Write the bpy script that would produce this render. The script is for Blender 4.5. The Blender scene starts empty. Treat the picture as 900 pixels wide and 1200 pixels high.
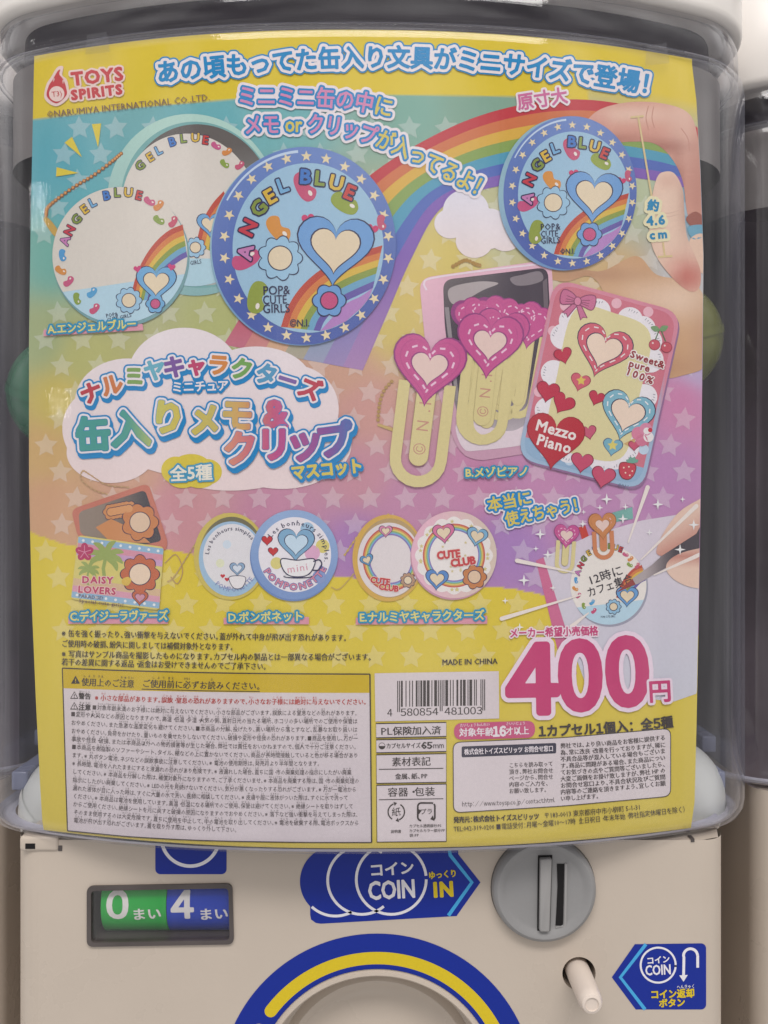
import bpy, bmesh, math, random
import numpy as np
from mathutils import Vector, geometry
random.seed(7)
S = bpy.context.scene
COL = S.collection
R = math.radians

# ---------------------------------------------------------------- camera, lamps, exposure
D, F, CX, CY = 0.36, 1080.0, 450.0, 600.0       # camera distance (m), focal length (photo px), photo centre
cam_d = bpy.data.cameras.new('camera')
cam = bpy.data.objects.new('camera', cam_d); COL.objects.link(cam)
cam.location = (0, -D, 0); cam.rotation_euler = (R(90), 0, 0)
cam_d.sensor_fit = 'HORIZONTAL'; cam_d.sensor_width = 36; cam_d.lens = 36 * F / 900
cam_d.clip_start = 0.01; cam_d.clip_end = 50
S.camera = cam

W = bpy.data.worlds.new('World'); S.world = W; W.use_nodes = True
bg = W.node_tree.nodes['Background']
wn, wl = W.node_tree.nodes, W.node_tree.links     # a bright shop ceiling above, dim aisles around
wtc = wn.new('ShaderNodeTexCoord'); wsp = wn.new('ShaderNodeSeparateXYZ'); wr = wn.new('ShaderNodeValToRGB')
wmr = wn.new('ShaderNodeMapRange'); wmr.inputs[1].default_value = -1; wmr.inputs[2].default_value = 1
wl.new(wtc.outputs['Generated'], wsp.inputs[0]); wl.new(wsp.outputs['Z'], wmr.inputs[0]); wl.new(wmr.outputs[0], wr.inputs[0]); 
wnz = wn.new('ShaderNodeTexNoise'); wnz.inputs['Scale'].default_value = 2.6; wnz.inputs['Detail'].default_value = 3
wmp = wn.new('ShaderNodeMapping'); wmp.inputs['Scale'].default_value = (1.6, 1.6, .7)      # shelves and aisles: uneven surroundings
wv = wn.new('ShaderNodeMapRange'); wv.inputs[1].default_value = .36; wv.inputs[2].default_value = .66; wv.inputs[3].default_value = .25; wv.inputs[4].default_value = 1.75
wmx = wn.new('ShaderNodeMix'); wmx.data_type = 'RGBA'; wmx.blend_type = 'MULTIPLY'; wmx.inputs[0].default_value = 1
wl.new(wtc.outputs['Generated'], wmp.inputs[0]); wl.new(wmp.outputs[0], wnz.inputs['Vector']); wl.new(wnz.outputs['Fac'], wv.inputs[0])
wl.new(wr.outputs[0], wmx.inputs[6]); wl.new(wv.outputs[0], wmx.inputs[7]); wl.new(wmx.outputs[2], bg.inputs[0])
for k, (p_, v_) in enumerate(((0, .40), (.42, .34), (.56, .30), (.72, .55), (1, .8))):
    e_ = wr.color_ramp.elements[k] if k < 1 else wr.color_ramp.elements.new(p_) if k < 4 else wr.color_ramp.elements[-1]
    e_.position = p_; e_.color = (v_, v_ * .975, v_ * .955, 1)
bg.inputs[1].default_value = 1.42

def area(name, loc, target, sx, sy, power, col=(1, .965, .925)):
    l = bpy.data.lights.new(name, 'AREA'); l.shape = 'RECTANGLE'; l.size = sx; l.size_y = sy
    l.energy = power; l.color = col
    o = bpy.data.objects.new(name, l); COL.objects.link(o); o.location = loc
    o.rotation_euler = (Vector(target) - Vector(loc)).to_track_quat('-Z', 'Y').to_euler()
    return o
area('ceiling_and_glint_light', (0.15, -2.3, 3.0), (0, 0, 0), 3.0, 0.9, 84)
for x_, y_ in ((-0.9858, -0.3938), (-0.9761, -0.4094), (-0.9678, -0.4223), (-0.9558, -0.4402)):   # thin unseen lamps added to make tube glints in the case's left edge
    area('ceiling_and_glint_light', (x_, y_, .51), (-.143, .017, .154), 0.0022, 0.075, 0.012, (1, .98, .97))
for x_, y_ in ((-0.9735, -0.5135), (-0.9577, -0.5345), (-0.9435, -0.5526), (-0.9309, -0.5679)):  # lower row of added thin lamps, for a second set of glints
    area('ceiling_and_glint_light', (x_, y_, .188), (-.132, .013, .054), 0.0025, 0.05, 0.006, (1, .98, .9))

S.view_settings.view_transform = 'Standard'
S.view_settings.look = 'None'
S.view_settings.exposure = 0.17
S.view_settings.gamma = 1.0
S.cycles.transparent_max_bounces = 24

# ---------------------------------------------------------------- colour and materials
KL = 0.74                                         # how much of a white sheet's light comes back in this shop
def lin(v):
    v = v / 255.0
    return v / 12.92 if v <= 0.04045 else ((v + 0.055) / 1.055) ** 2.4
def c(r, g, b):                                   # ink: eye estimate -> flat patch of the photograph -> reflectance
    t = max(0.0, min(1.0, (min(r, g, b) - 150) / 50))
    return tuple(min(0.88, lin((8 + .825 * v) * (1 - t) + .945 * v * t) / KL) for v in (r, g, b))
def mixc(a, b, t):
    return tuple(a[i] + (b[i] - a[i]) * t for i in range(3))

def nodes_of(name):
    m = bpy.data.materials.new(name); m.use_nodes = True
    return m, m.node_tree.nodes, m.node_tree.links, m.node_tree.nodes['Principled BSDF']
def solid(name, col, rough=.4, spec=.5, var=.06, bump=0.0, scale=60, metal=0.0):
    m, n, l, p = nodes_of(name)
    tc = n.new('ShaderNodeTexCoord'); nz = n.new('ShaderNodeTexNoise'); nz.inputs['Scale'].default_value = scale
    nz.inputs['Detail'].default_value = 6
    l.new(tc.outputs['Object'], nz.inputs['Vector'])
    r = n.new('ShaderNodeValToRGB')
    r.color_ramp.elements[0].color = (*[x * (1 - var) for x in col], 1); r.color_ramp.elements[0].position = .3
    r.color_ramp.elements[1].color = (*[min(1, x * (1 + var)) for x in col], 1); r.color_ramp.elements[1].position = .7
    l.new(nz.outputs['Fac'], r.inputs['Fac']); l.new(r.outputs['Color'], p.inputs['Base Color'])
    mr = n.new('ShaderNodeMapRange'); mr.inputs[3].default_value = rough - .06; mr.inputs[4].default_value = rough + .08
    l.new(nz.outputs['Fac'], mr.inputs[0]); l.new(mr.outputs[0], p.inputs['Roughness'])
    p.inputs['Specular IOR Level'].default_value = spec; p.inputs['Metallic'].default_value = metal
    if bump:
        b = n.new('ShaderNodeBump'); b.inputs['Strength'].default_value = bump; b.inputs['Distance'].default_value = .0004
        n2 = n.new('ShaderNodeTexNoise'); n2.inputs['Scale'].default_value = scale * 14
        l.new(tc.outputs['Object'], n2.inputs['Vector'])
        l.new(n2.outputs['Fac'], b.inputs['Height']); l.new(b.outputs[0], p.inputs['Normal'])
    return m
def printed(name, rough, spec):
    m, n, l, p = nodes_of(name)
    a = n.new('ShaderNodeAttribute'); a.attribute_name = 'ink'
    tc = n.new('ShaderNodeTexCoord'); nz = n.new('ShaderNodeTexNoise')
    nz.inputs['Scale'].default_value = 900; nz.inputs['Detail'].default_value = 3
    l.new(tc.outputs['Object'], nz.inputs['Vector'])
    mr = n.new('ShaderNodeMapRange'); mr.inputs[3].default_value = .94; mr.inputs[4].default_value = 1.06
    l.new(nz.outputs['Fac'], mr.inputs[0])
    mx = n.new('ShaderNodeMix'); mx.data_type = 'RGBA'; mx.blend_type = 'MULTIPLY'; mx.inputs[0].default_value = 1
    l.new(a.outputs['Color'], mx.inputs[6]); l.new(mr.outputs[0], mx.inputs[7])
    l.new(mx.outputs[2], p.inputs['Base Color'])
    p.inputs['Roughness'].default_value = rough; p.inputs['Specular IOR Level'].default_value = spec
    return m
def clear(name, tint, ior=1.42, rough=.007, streak=.07, haze=(.004, .115)):
    m, n, l, p = nodes_of(name); n.remove(p)
    out = n['Material Output']
    tr = n.new('ShaderNodeBsdfTransparent'); tr.inputs[0].default_value = (*tint, 1)
    gl = n.new('ShaderNodeBsdfGlossy'); gl.inputs['Roughness'].default_value = rough
    fr = n.new('ShaderNodeFresnel'); fr.inputs[0].default_value = ior
    ge = n.new('ShaderNodeNewGeometry'); mr = n.new('ShaderNodeMapRange')       # same sheet seen from either side
    mr.inputs[3].default_value = ior; mr.inputs[4].default_value = 1 / ior
    l.new(ge.outputs['Backfacing'], mr.inputs[0]); l.new(mr.outputs[0], fr.inputs[0])
    mx = n.new('ShaderNodeMixShader')
    tc = n.new('ShaderNodeTexCoord'); mp = n.new('ShaderNodeMapping'); mp.inputs['Scale'].default_value = (420, 420, 6)
    nz = n.new('ShaderNodeTexNoise'); nz.inputs['Scale'].default_value = 1; nz.inputs['Detail'].default_value = 4
    bp = n.new('ShaderNodeBump'); bp.inputs['Strength'].default_value = streak; bp.inputs['Distance'].default_value = .0004
    l.new(tc.outputs['Object'], mp.inputs[0]); l.new(mp.outputs[0], nz.inputs[0]); l.new(nz.outputs['Fac'], bp.inputs['Height'])
    l.new(bp.outputs[0], gl.inputs['Normal'])
    l.new(fr.outputs[0], mx.inputs[0]); l.new(tr.outputs[0], mx.inputs[1]); l.new(gl.outputs[0], mx.inputs[2])
    df = n.new('ShaderNodeBsdfDiffuse'); df.inputs[0].default_value = (.62, .63, .76, 1)         # scratches, plus a bluish haze painted in to lift the dark sides
    lw = n.new('ShaderNodeLayerWeight'); lw.inputs[0].default_value = .5
    pw = n.new('ShaderNodeMath'); pw.operation = 'POWER'; pw.inputs[1].default_value = 3.0
    ma = n.new('ShaderNodeMath'); ma.operation = 'MULTIPLY_ADD'; ma.inputs[1].default_value = haze[1]; ma.inputs[2].default_value = haze[0]
    m2 = n.new('ShaderNodeMixShader')
    l.new(lw.outputs['Facing'], pw.inputs[0]); l.new(pw.outputs[0], ma.inputs[0]); l.new(ma.outputs[0], m2.inputs[0])
    l.new(mx.outputs[0], m2.inputs[1]); l.new(df.outputs[0], m2.inputs[2]); l.new(m2.outputs[0], out.inputs[0])
    return m
M = dict(
    paper=printed('printed_paper', .5, .15), vinyl=printed('printed_vinyl', .3, .3),
    cream=solid('cream_plastic', c(188, 175, 162), .28, .45, .03, .15, 25),
    white=solid('white_plastic', c(212, 207, 203), .3, .5, .02, 0, 30),
    clear=clear('clear_plastic', (.965, .965, .975)),
    rim=solid('grey_translucent_rim', c(172, 170, 182), .2, .6, .05, 0, 90),
    bluerim=solid('blue_grey_rim', c(120, 125, 150), .25, .6, .05),
    dark=solid('dark_interior', (.17, .14, .16), .6, .3, .3, 0, 12),
    collar=solid('grey_collar', (.17, .155, .15), .5, .4, .25, 0, 22),
    slotgrey=solid('grey_knob_plastic', c(138, 137, 138), .4, .45, .03, .2, 30),
    slotlight=solid('light_grey_plastic', c(148, 146, 146), .4, .45, .03),
    black=solid('black_gap', (.012, .011, .012), .7, .2, .1),
    smoke=solid('smoky_bezel', (.075, .062, .06), .3, .5, .3, 0, 40),
    button=solid('ivory_button', c(205, 192, 182), .3, .5, .02),
    green=solid('green_capsule', (.012, .12, .055), .25, .5, .3, 0, 25),
    lime=solid('lime_capsule', (.15, .16, .035), .25, .5, .25, 0, 30),
    pale=solid('white_capsule', (.62, .63, .61), .3, .5, .06, 0, 25),
    wall=solid('shop_wall', (.14, .115, .095), .8, .2, .2, 0, 6),
)

# ---------------------------------------------------------------- objects
def tag(o, label=None, cat=None, group=None, kind=None):
    if label: o['label'] = label
    if cat: o['category'] = cat
    if group: o['group'] = group
    if kind: o['kind'] = kind
    return o
def empty(name, loc, *t):
    o = bpy.data.objects.new(name, None); COL.objects.link(o); o.location = loc; o.empty_display_size = .02
    return tag(o, *t)
def mesh(name, verts, faces, mat, parent=None, smooth=False, ink=None):
    me = bpy.data.meshes.new(name)
    me.from_pydata([tuple(map(float, v)) for v in verts], [], [tuple(int(i) for i in f) for f in faces])
    if isinstance(mat, (list, tuple)):
        for m in mat: me.materials.append(m)
    else: me.materials.append(mat)
    if ink is not None:
        a = me.color_attributes.new('ink', 'FLOAT_COLOR', 'POINT')
        buf = np.ones((len(verts), 4), np.float32); buf[:, :3] = ink
        a.data.foreach_set('color', buf.ravel())
    if smooth: me.polygons.foreach_set('use_smooth', [True] * len(me.polygons))
    o = bpy.data.objects.new(name, me); COL.objects.link(o)
    if parent:
        o.parent = parent
        o.location = -parent.location if parent.parent is None else (0, 0, 0)
    return o
def fix_normals(o):
    bm = bmesh.new(); bm.from_mesh(o.data); bmesh.ops.recalc_face_normals(bm, faces=bm.faces); bm.to_mesh(o.data); bm.free()
    return o
def autosmooth(o, ang=40):
    me = o.data; bm = bmesh.new(); bm.from_mesh(me)
    bmesh.ops.recalc_face_normals(bm, faces=bm.faces)
    for f in bm.faces: f.smooth = True
    for e in bm.edges:
        if len(e.link_faces) == 2 and e.calc_face_angle(0) > R(ang): e.smooth = False
    bm.to_mesh(me); bm.free(); return o

# ---------------------------------------------------------------- surfaces of the machine
XC, XH, BULGE = -0.0070, 0.1400, 0.0245
TILT = 0.012                                      # the machine stands turned a little
def front(X, tilt=TILT):                          # the bulging front of the case, as a depth over X
    X = np.asarray(X, float); return BULGE * (np.abs(X - XC) / XH) ** 2.3 + tilt * (X - XC)
YP = 0.020                                        # the flat control panel
def surf_poster(X): return front(X)
def surf_panel(X): return np.full_like(np.asarray(X, float), YP)
def at(P, surf, off=0.0):                         # photo px -> the point of that surface one sees there
    P = np.asarray(P, float).reshape(-1, 2)
    dx = (P[:, 0] - CX) / F; dz = -(P[:, 1] - CY) / F
    t = np.full(len(P), D)
    for _ in range(25): t = D + surf(dx * t) - off
    return np.stack([dx * t, t - D, dz * t], 1)
def pt(x, y, Y):
    t = D + Y
    return Vector(((x - CX) / F * t, Y, -(y - CY) / F * t))

# ---------------------------------------------------------------- print: flat artwork in px, laid on a surface
STEP = 12.0
LAY = 0.00006
class Print:
    def __init__(s, name, parent, surf=surf_poster, mat=None, label=None):
        s.name, s.parent, s.surf, s.mat, s.label = name, parent, surf, mat or M['paper'], label
        s.V, s.Fc, s.C, s.n, s.base = [], [], [], 0, 0
    def raw(s, P, faces, col, layer):
        P = np.asarray(P, float)
        if len(P) == 0 or len(faces) == 0: return
        if s.surf is surf_poster and layer > .5:
            P = P.copy(); P[:, 0] = np.clip(P[:, 0], edge(EDGE_L, P[:, 1]) + .4, edge(EDGE_R, P[:, 1]) - .4)
        s.V.append(at(P, s.surf, LAY * (layer + s.base)))
        s.C.append(np.array([col(x, y) for x, y in P]) if callable(col) else np.tile(np.array(col), (len(P), 1)))
        n = s.n
        for f in faces:
            a = [P[i] for i in f]
            ar = sum(a[i][0] * a[i - 1][1] - a[i - 1][0] * a[i][1] for i in range(len(a)))
            s.Fc.append([i + n for i in (f if ar > 0 else f[::-1])])
        s.n += len(P)
    def tri(s, P, faces, col, layer, ystep=None):
        P = np.asarray(P, float)
        if len(P) == 0: return
        w = P[:, 0].max() - P[:, 0].min(); hh = P[:, 1].max() - P[:, 1].min()
        if (s.surf is surf_poster and w > 14) or (ystep and hh > ystep):
            bm = bmesh.new(); vs = [bm.verts.new((p[0], p[1], 0)) for p in P]
            for f in faces:
                try: bm.faces.new([vs[i] for i in f])
                except ValueError: pass
            cuts = [((x, 0, 0), (1, 0, 0)) for x in np.arange(math.ceil(P[:, 0].min() / STEP) * STEP, P[:, 0].max(), STEP)]
            if ystep: cuts += [((0, y, 0), (0, 1, 0)) for y in np.arange(math.ceil(P[:, 1].min() / ystep) * ystep, P[:, 1].max(), ystep)]
            for co, no in cuts:
                bmesh.ops.bisect_plane(bm, geom=bm.verts[:] + bm.edges[:] + bm.faces[:], dist=1e-5, plane_co=co, plane_no=no)
            bm.verts.index_update()
            P = np.array([v.co[:2] for v in bm.verts]); faces = [[v.index for v in f.verts] for f in bm.faces]
            bm.free()
        s.raw(P, faces, col, layer)
    def poly(s, loops, col, layer, ystep=None):
        s.m = (getattr(s, 'm', 0) + 1) % 16; layer = layer + s.m * .018
        if not isinstance(loops[0][0], (tuple, list, np.ndarray)): loops = [loops]
        allp = [Vector((p[0], p[1], 0)) for lp in loops for p in lp]
        t = geometry.tessellate_polygon([[Vector((p[0], p[1], 0)) for p in lp] for lp in loops])
        s.tri([(v.x, v.y) for v in allp], t, col, layer, ystep)
    def done(s):
        V = np.concatenate(s.V); C = np.concatenate(s.C)
        o = mesh(s.name, V, s.Fc, s.mat, s.parent, ink=C)
        if s.label: o['label'] = s.label
        return o

def ell(cx, cy, rx, ry=None, rot=0, n=64, a0=0, a1=360):
    ry = rx if ry is None else ry; q = R(rot); out = []
    full = abs(a1 - a0) >= 360
    for i in range(n if full else n + 1):
        a = R(a0 + (a1 - a0) * i / n); x, y = rx * math.cos(a), ry * math.sin(a)
        out.append((cx + x * math.cos(q) - y * math.sin(q), cy + x * math.sin(q) + y * math.cos(q)))
    return out
def rot(pts, cx, cy, ang, s=1.0, sy=None):
    q = R(ang); sy = s if sy is None else sy
    return [(cx + x * s * math.cos(q) - y * sy * math.sin(q), cy + x * s * math.sin(q) + y * sy * math.cos(q)) for x, y in pts]
def star(cx, cy, r, rin=.45, n=5, ang=-90):
    return [(cx + (r if k % 2 == 0 else r * rin) * math.cos(R(ang + k * 180 / n)), cy + (r if k % 2 == 0 else r * rin) * math.sin(R(ang + k * 180 / n))) for k in range(2 * n)]
def heart(cx, cy, w, ang=0, n=40, sy=1.0):
    p = []
    for i in range(n):
        t = 2 * math.pi * i / n
        p.append((16 * math.sin(t) ** 3 / 16 * w / 2, -(13 * math.cos(t) - 5 * math.cos(2 * t) - 2 * math.cos(3 * t) - math.cos(4 * t)) / 16 * w / 2 * sy))
    return rot(p, cx, cy, ang)
def flower(cx, cy, r, k=8, d=.13, n=96, ang=0):
    return [(cx + r * (1 - d + d * abs(math.cos(k * t / 2)) * 1.6) * math.cos(t + ang), cy + r * (1 - d + d * abs(math.cos(k * t / 2)) * 1.6) * math.sin(t + ang)) for t in [2 * math.pi * i / n for i in range(n)]]
def rrect(x0, y0, x1, y1, r, n=6):
    out = []
    for cx, cy, a in ((x1 - r, y0 + r, -90), (x1 - r, y1 - r, 0), (x0 + r, y1 - r, 90), (x0 + r, y0 + r, 180)):
        out += [(cx + r * math.cos(R(a + 90 * i / n)), cy + r * math.sin(R(a + 90 * i / n))) for i in range(n + 1)]
    return out
def rquad(q, r, n=6):                             # any quad with rounded corners
    out = []
    for i in range(len(q)):
        p0, p, p1 = (np.array(q[i - 1], float), np.array(q[i], float), np.array(q[(i + 1) % len(q)], float))
        a = p + (p0 - p) / np.linalg.norm(p0 - p) * r; b = p + (p1 - p) / np.linalg.norm(p1 - p) * r
        for k in range(n + 1):
            t = k / n; out.append(tuple((1 - t) ** 2 * a + 2 * t * (1 - t) * p + t * t * b))
    return out
def spline(pts, n=10, closed=False):
    P = [np.array(p, float) for p in pts]; out = []; m = len(P)
    for i in range(m if closed else m - 1):
        if closed: a, b, d, e = P[i - 1], P[i], P[(i + 1) % m], P[(i + 2) % m]
        else:
            b, d = P[i], P[i + 1]; a = P[i - 1] if i else 2 * b - d; e = P[i + 2] if i + 2 < m else 2 * d - b
        for k in range(n):
            t = k / n
            out.append(tuple(.5 * (2 * b + (d - a) * t + (2 * a - 5 * b + 4 * d - e) * t * t + (3 * b - a - 3 * d + e) * t ** 3)))
    if not closed: out.append(tuple(P[-1]))
    return out
def blob(pts, n=8): return spline(pts, n, True)
def line(pr, pts, w, col, layer, w1=None):        # a stroke of constant or tapering width
    P = np.array(pts, float); T = np.gradient(P, axis=0); T /= np.linalg.norm(T, axis=1)[:, None] + 1e-9
    N = np.stack([-T[:, 1], T[:, 0]], 1); ww = np.linspace(w, w if w1 is None else w1, len(P))[:, None] / 2
    A, B = P + N * ww, P - N * ww; n = len(P)
    pr.tri(np.concatenate([A, B]), [(i, i + 1, n + i + 1, n + i) for i in range(n - 1)], col, layer)
def outline(pr, pts, w, col, layer):
    line(pr, list(pts) + [pts[0], pts[1]], w, col, layer)

# ---------------------------------------------------------------- lettering
fc = bpy.data.curves.new('lettering', 'FONT'); fo = bpy.data.objects.new('lettering', fc); COL.objects.link(fo)
GL, ADV = {}, {}
def _mesh_of(body, off, res):
    fc.body = body; fc.offset = off; fc.resolution_u = res
    dg = bpy.context.evaluated_depsgraph_get(); dg.update()
    me = bpy.data.meshes.new_from_object(fo.evaluated_get(dg))
    V = np.array([v.co[:2] for v in me.vertices]).reshape(-1, 2); Fs = [tuple(p.vertices) for p in me.polygons]
    bpy.data.meshes.remove(me); return V, Fs
_bar = None
def adv(ch):
    global _bar
    if ch not in ADV:
        if 0xFF01 <= ord(ch) <= 0xFF5E and ch not in '！：（）':
            v = glyph(ch)[0]; ADV[ch] = v[:, 0].max() - v[:, 0].min() + .09
        elif ord(ch) > 0x2000: ADV[ch] = 1.0
        else:
            if _bar is None: _bar = _mesh_of('||', 0, 1)[0][:, 0].max()
            ADV[ch] = _mesh_of('|' + ch + '|', 0, 1)[0][:, 0].max() - _bar
    return ADV[ch]
def glyph(ch, off=0.0, res=2):
    k = (ch, off, res)
    if k not in GL:
        V, Fs = _mesh_of(ch, off, res)
        cnt = {}
        for f in Fs:
            for i in range(len(f)):
                e = tuple(sorted((f[i], f[i - 1]))); cnt[e] = cnt.get(e, 0) + 1
        GL[k] = (V, Fs, [e for e, n in cnt.items() if n == 1])
    return GL[k]
HALF = set('、。，．・「」（）：！')
def fw(t): return ''.join(chr(ord(q) + 0xFEE0) if 0x21 <= ord(q) <= 0x7E else q for q in t)
def advj(ch, tight): return adv(ch) * (.55 if tight and ch in HALF else 1.0)
def along(text, path, h, tight=False, sx=None, cap=False, smooth=True):
    """-> list of (char, 2x2 matrix, origin): characters set along a centre line"""
    P = np.array(spline(path, 12) if len(path) > 2 and smooth else path, float)
    seg = np.linalg.norm(np.diff(P, axis=0), axis=1); L = np.concatenate([[0], np.cumsum(seg)])
    tot = sum(advj(ch, tight) for ch in text); k = L[-1] / (tot * h)
    gx = sx if sx else max(.5, min(1.05, k))
    out, s = [], 0.0
    for ch in text:
        a = advj(ch, tight) * h * k; m = s + a / 2; s += a
        if ch in ' \u3000': continue
        x, y = np.interp(m, L, P[:, 0]), np.interp(m, L, P[:, 1])
        e = max(h * .5, 2)
        tx = np.interp(m + e, L, P[:, 0]) - np.interp(m - e, L, P[:, 0]); ty = np.interp(m + e, L, P[:, 1]) - np.interp(m - e, L, P[:, 1])
        q = math.atan2(ty, tx); cs, sn = math.cos(q), math.sin(q)
        A = np.array([[cs * h * gx, sn * h], [sn * h * gx, -cs * h]])
        V0 = glyph(ch)[0]; wide = 0xFF01 <= ord(ch) <= 0xFF5E and ch not in '！：（）'
        mid = .36 if cap or ord(ch) < 0x2000 else .38
        org = np.array([x, y]) - A @ np.array([(V0[:, 0].max() + V0[:, 0].min()) / 2 if wide else (advj(ch, False) if not (tight and ch in HALF) else .55) / 2, mid])
        out.append((ch, A, org))
    return out
def setc(ch, cx, cy, h, ang=0, sx=1.0):           # one character, centred
    V = glyph(ch)[0]; m = (V.max(0) + V.min(0)) / 2; q = R(ang); cs, sn = math.cos(q), math.sin(q)
    A = np.array([[cs * h * sx, sn * h], [sn * h * sx, -cs * h]])
    return (ch, A, np.array([cx, cy]) - A @ m)
def put(pr, items, col, layer, off=0.0, res=2):
    for ch, A, o in items:
        V, Fs, _ = glyph(ch, 0, res)
        for k, d in enumerate(((0, 0),) if not off else ((-off, 0), (off, 0)) if off < .026 else ((-off, -off * .5), (off, off * .5), (-off, off * .5), (off, -off * .5))):
            if len(V): (pr.tri if abs(A[0, 0]) > 16 else pr.raw)((V + np.array(d)) @ A.T + o, Fs, col, layer + .12 * k)
def text(pr, s, path, h, col, layer=6, off=0.012, tight=True, sx=None, res=None):
    res = res or (1 if h < 11.3 else 3)
    put(pr, along(s, path, h, tight, sx), col, layer, off, res)
def _field(items, maxd, cell, res):
    gl = []
    for ch, A, o in items:
        V, Fs, E = glyph(ch, 0.0, res)
        if len(V): gl.append((V @ A.T + o, E))
    mn = np.min([v.min(0) for v, _ in gl], 0) - maxd - 3 * cell; mx = np.max([v.max(0) for v, _ in gl], 0) + maxd + 3 * cell
    nx, ny = [int(v) + 2 for v in (mx - mn) / cell]
    Fd = np.full((ny, nx), 1e3)
    for V, E in gl:
        a = np.maximum(((V.min(0) - maxd - 2 * cell - mn) / cell).astype(int), 0); b = ((V.max(0) + maxd + 2 * cell - mn) / cell).astype(int) + 2
        xs = mn[0] + np.arange(a[0], min(b[0], nx)) * cell; ys = mn[1] + np.arange(a[1], min(b[1], ny)) * cell
        gx, gy = np.meshgrid(xs, ys); g = np.stack([gx.ravel(), gy.ravel()], 1)
        E = np.array(E); p, q = V[E[:, 0]], V[E[:, 1]]; d = q - p; dd = (d * d).sum(1) + 1e-12
        best = np.full(len(g), 1e9); ins = np.zeros(len(g), bool)
        for i in range(len(p)):
            r = g - p[i]; t = np.clip((r @ d[i]) / dd[i], 0, 1); v = r - t[:, None] * d[i]
            best = np.minimum(best, (v * v).sum(1))
            if p[i][1] != q[i][1]:
                cr = ((p[i][1] > g[:, 1]) != (q[i][1] > g[:, 1]))
                ins ^= cr & (g[:, 0] < d[i][0] * (g[:, 1] - p[i][1]) / d[i][1] + p[i][0])
        sd = np.sqrt(best) * np.where(ins, -1, 1); sd = sd.reshape(gx.shape)
        sl = Fd[a[1]:a[1] + sd.shape[0], a[0]:a[0] + sd.shape[1]]; np.minimum(sl, sd, out=sl)
    return Fd, mn
def contour(Fd, mn, cell, lev):
    G = Fd - lev; G[np.abs(G) < 1e-6] = 1e-6; ins = G < 0
    vid, verts, edges = {}, [], []
    def ev(i, j, k):                              # k=0: edge to the right, 1: edge down
        key = (i, j, k)
        if key not in vid:
            i2, j2 = (i, j + 1) if k == 0 else (i + 1, j)
            t = G[i, j] / (G[i, j] - G[i2, j2])
            verts.append((mn[0] + (j + t * (j2 - j)) * cell, mn[1] + (i + t * (i2 - i)) * cell)); vid[key] = len(verts) - 1
        return vid[key]
    cs = ins[:-1, :-1].astype(int) + 2 * ins[:-1, 1:] + 4 * ins[1:, 1:] + 8 * ins[1:, :-1]
    TB = {1: 'LT', 2: 'TR', 3: 'LR', 4: 'RB', 6: 'TB', 7: 'LB', 8: 'LB', 9: 'TB', 11: 'RB', 12: 'LR', 13: 'TR', 14: 'LT'}
    for i, j in zip(*np.nonzero((cs > 0) & (cs < 15))):
        pick = {'T': (i, j, 0), 'B': (i + 1, j, 0), 'L': (i, j, 1), 'R': (i, j + 1, 1)}
        for pr_ in ({5: ['LT', 'RB'], 10: ['TR', 'LB']}.get(cs[i, j]) or [TB[cs[i, j]]]):
            edges.append((ev(*pick[pr_[0]]), ev(*pick[pr_[1]])))
    if not verts: return [], []
    r = geometry.delaunay_2d_cdt([Vector(v) for v in verts], edges, [], 0, 1e-7)
    V = np.array([tuple(v) for v in r[0]]); T = np.array([f for f in r[2]])
    cen = (V[T].mean(1) - mn) / cell; jx = np.clip(cen[:, 0], 0, Fd.shape[1] - 1.001); iy = np.clip(cen[:, 1], 0, Fd.shape[0] - 1.001)
    i0, j0 = iy.astype(int), jx.astype(int); fy, fx = iy - i0, jx - j0
    val = G[i0, j0] * (1 - fy) * (1 - fx) + G[i0, j0 + 1] * (1 - fy) * fx + G[i0 + 1, j0] * fy * (1 - fx) + G[i0 + 1, j0 + 1] * fy * fx
    return V, T[val < 0]
def bubble(pr, items, levels, layer, cell=None, shift=None, res=2, fills=None):
    """levels: outermost first [(distance px, colour)...]; fills: one colour per character for the last level"""
    h = np.mean([np.linalg.norm(A[:, 1]) for _, A, _ in items]); cell = cell or max(.4, min(.8, h / 34))
    Fd, mn = _field(items, max(d for d, _ in levels), cell, res)
    for k, (d, col) in enumerate(levels):
        if k == len(levels) - 1 and fills:
            for it, fcol in zip(items, fills):
                F1, m1 = _field([it], d, cell, res); V, T = contour(F1, m1, cell, d); pr.tri(V, T, fcol, layer + k)
            continue
        V, T = contour(Fd, mn, cell, d)
        if k == 0 and shift: pr.tri(V + np.array(shift), T, col, layer - 1)
        pr.tri(V, T, col, layer + k)

# ================================================================ the capsule machine (large structure first)
CORNER = .044
def plan(inset, n=44, back=0.235):
    """outline of the clear case seen from above: front bulge, rounded corners, straight sides"""
    xs = np.linspace(0, XH, n); half = []
    for x in xs: half.append((x, float(front(XC + x, 0)) - 0.004))
    ex, ey = half[-1]; sl = math.atan(2.3 * BULGE / XH); r = CORNER
    for k in range(1, 15):
        a = sl + (math.pi / 2 - sl) * k / 14
        half.append((ex + r * (math.sin(a) - math.sin(sl)), ey + r * (math.cos(sl) - math.cos(a))))
    x2, y2 = half[-1]
    half += [(x2, y2 + (back - y2) * k / 4) for k in range(1, 5)]
    P = np.array([(-x, y) for x, y in half[:0:-1]] + half)
    T = np.gradient(P, axis=0); T /= np.linalg.norm(T, axis=1)[:, None]
    N = np.stack([-T[:, 1], T[:, 0]], 1)
    P = P + N * inset; P[:, 1] += TILT * P[:, 0]; P[:, 0] += XC
    return P
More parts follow.
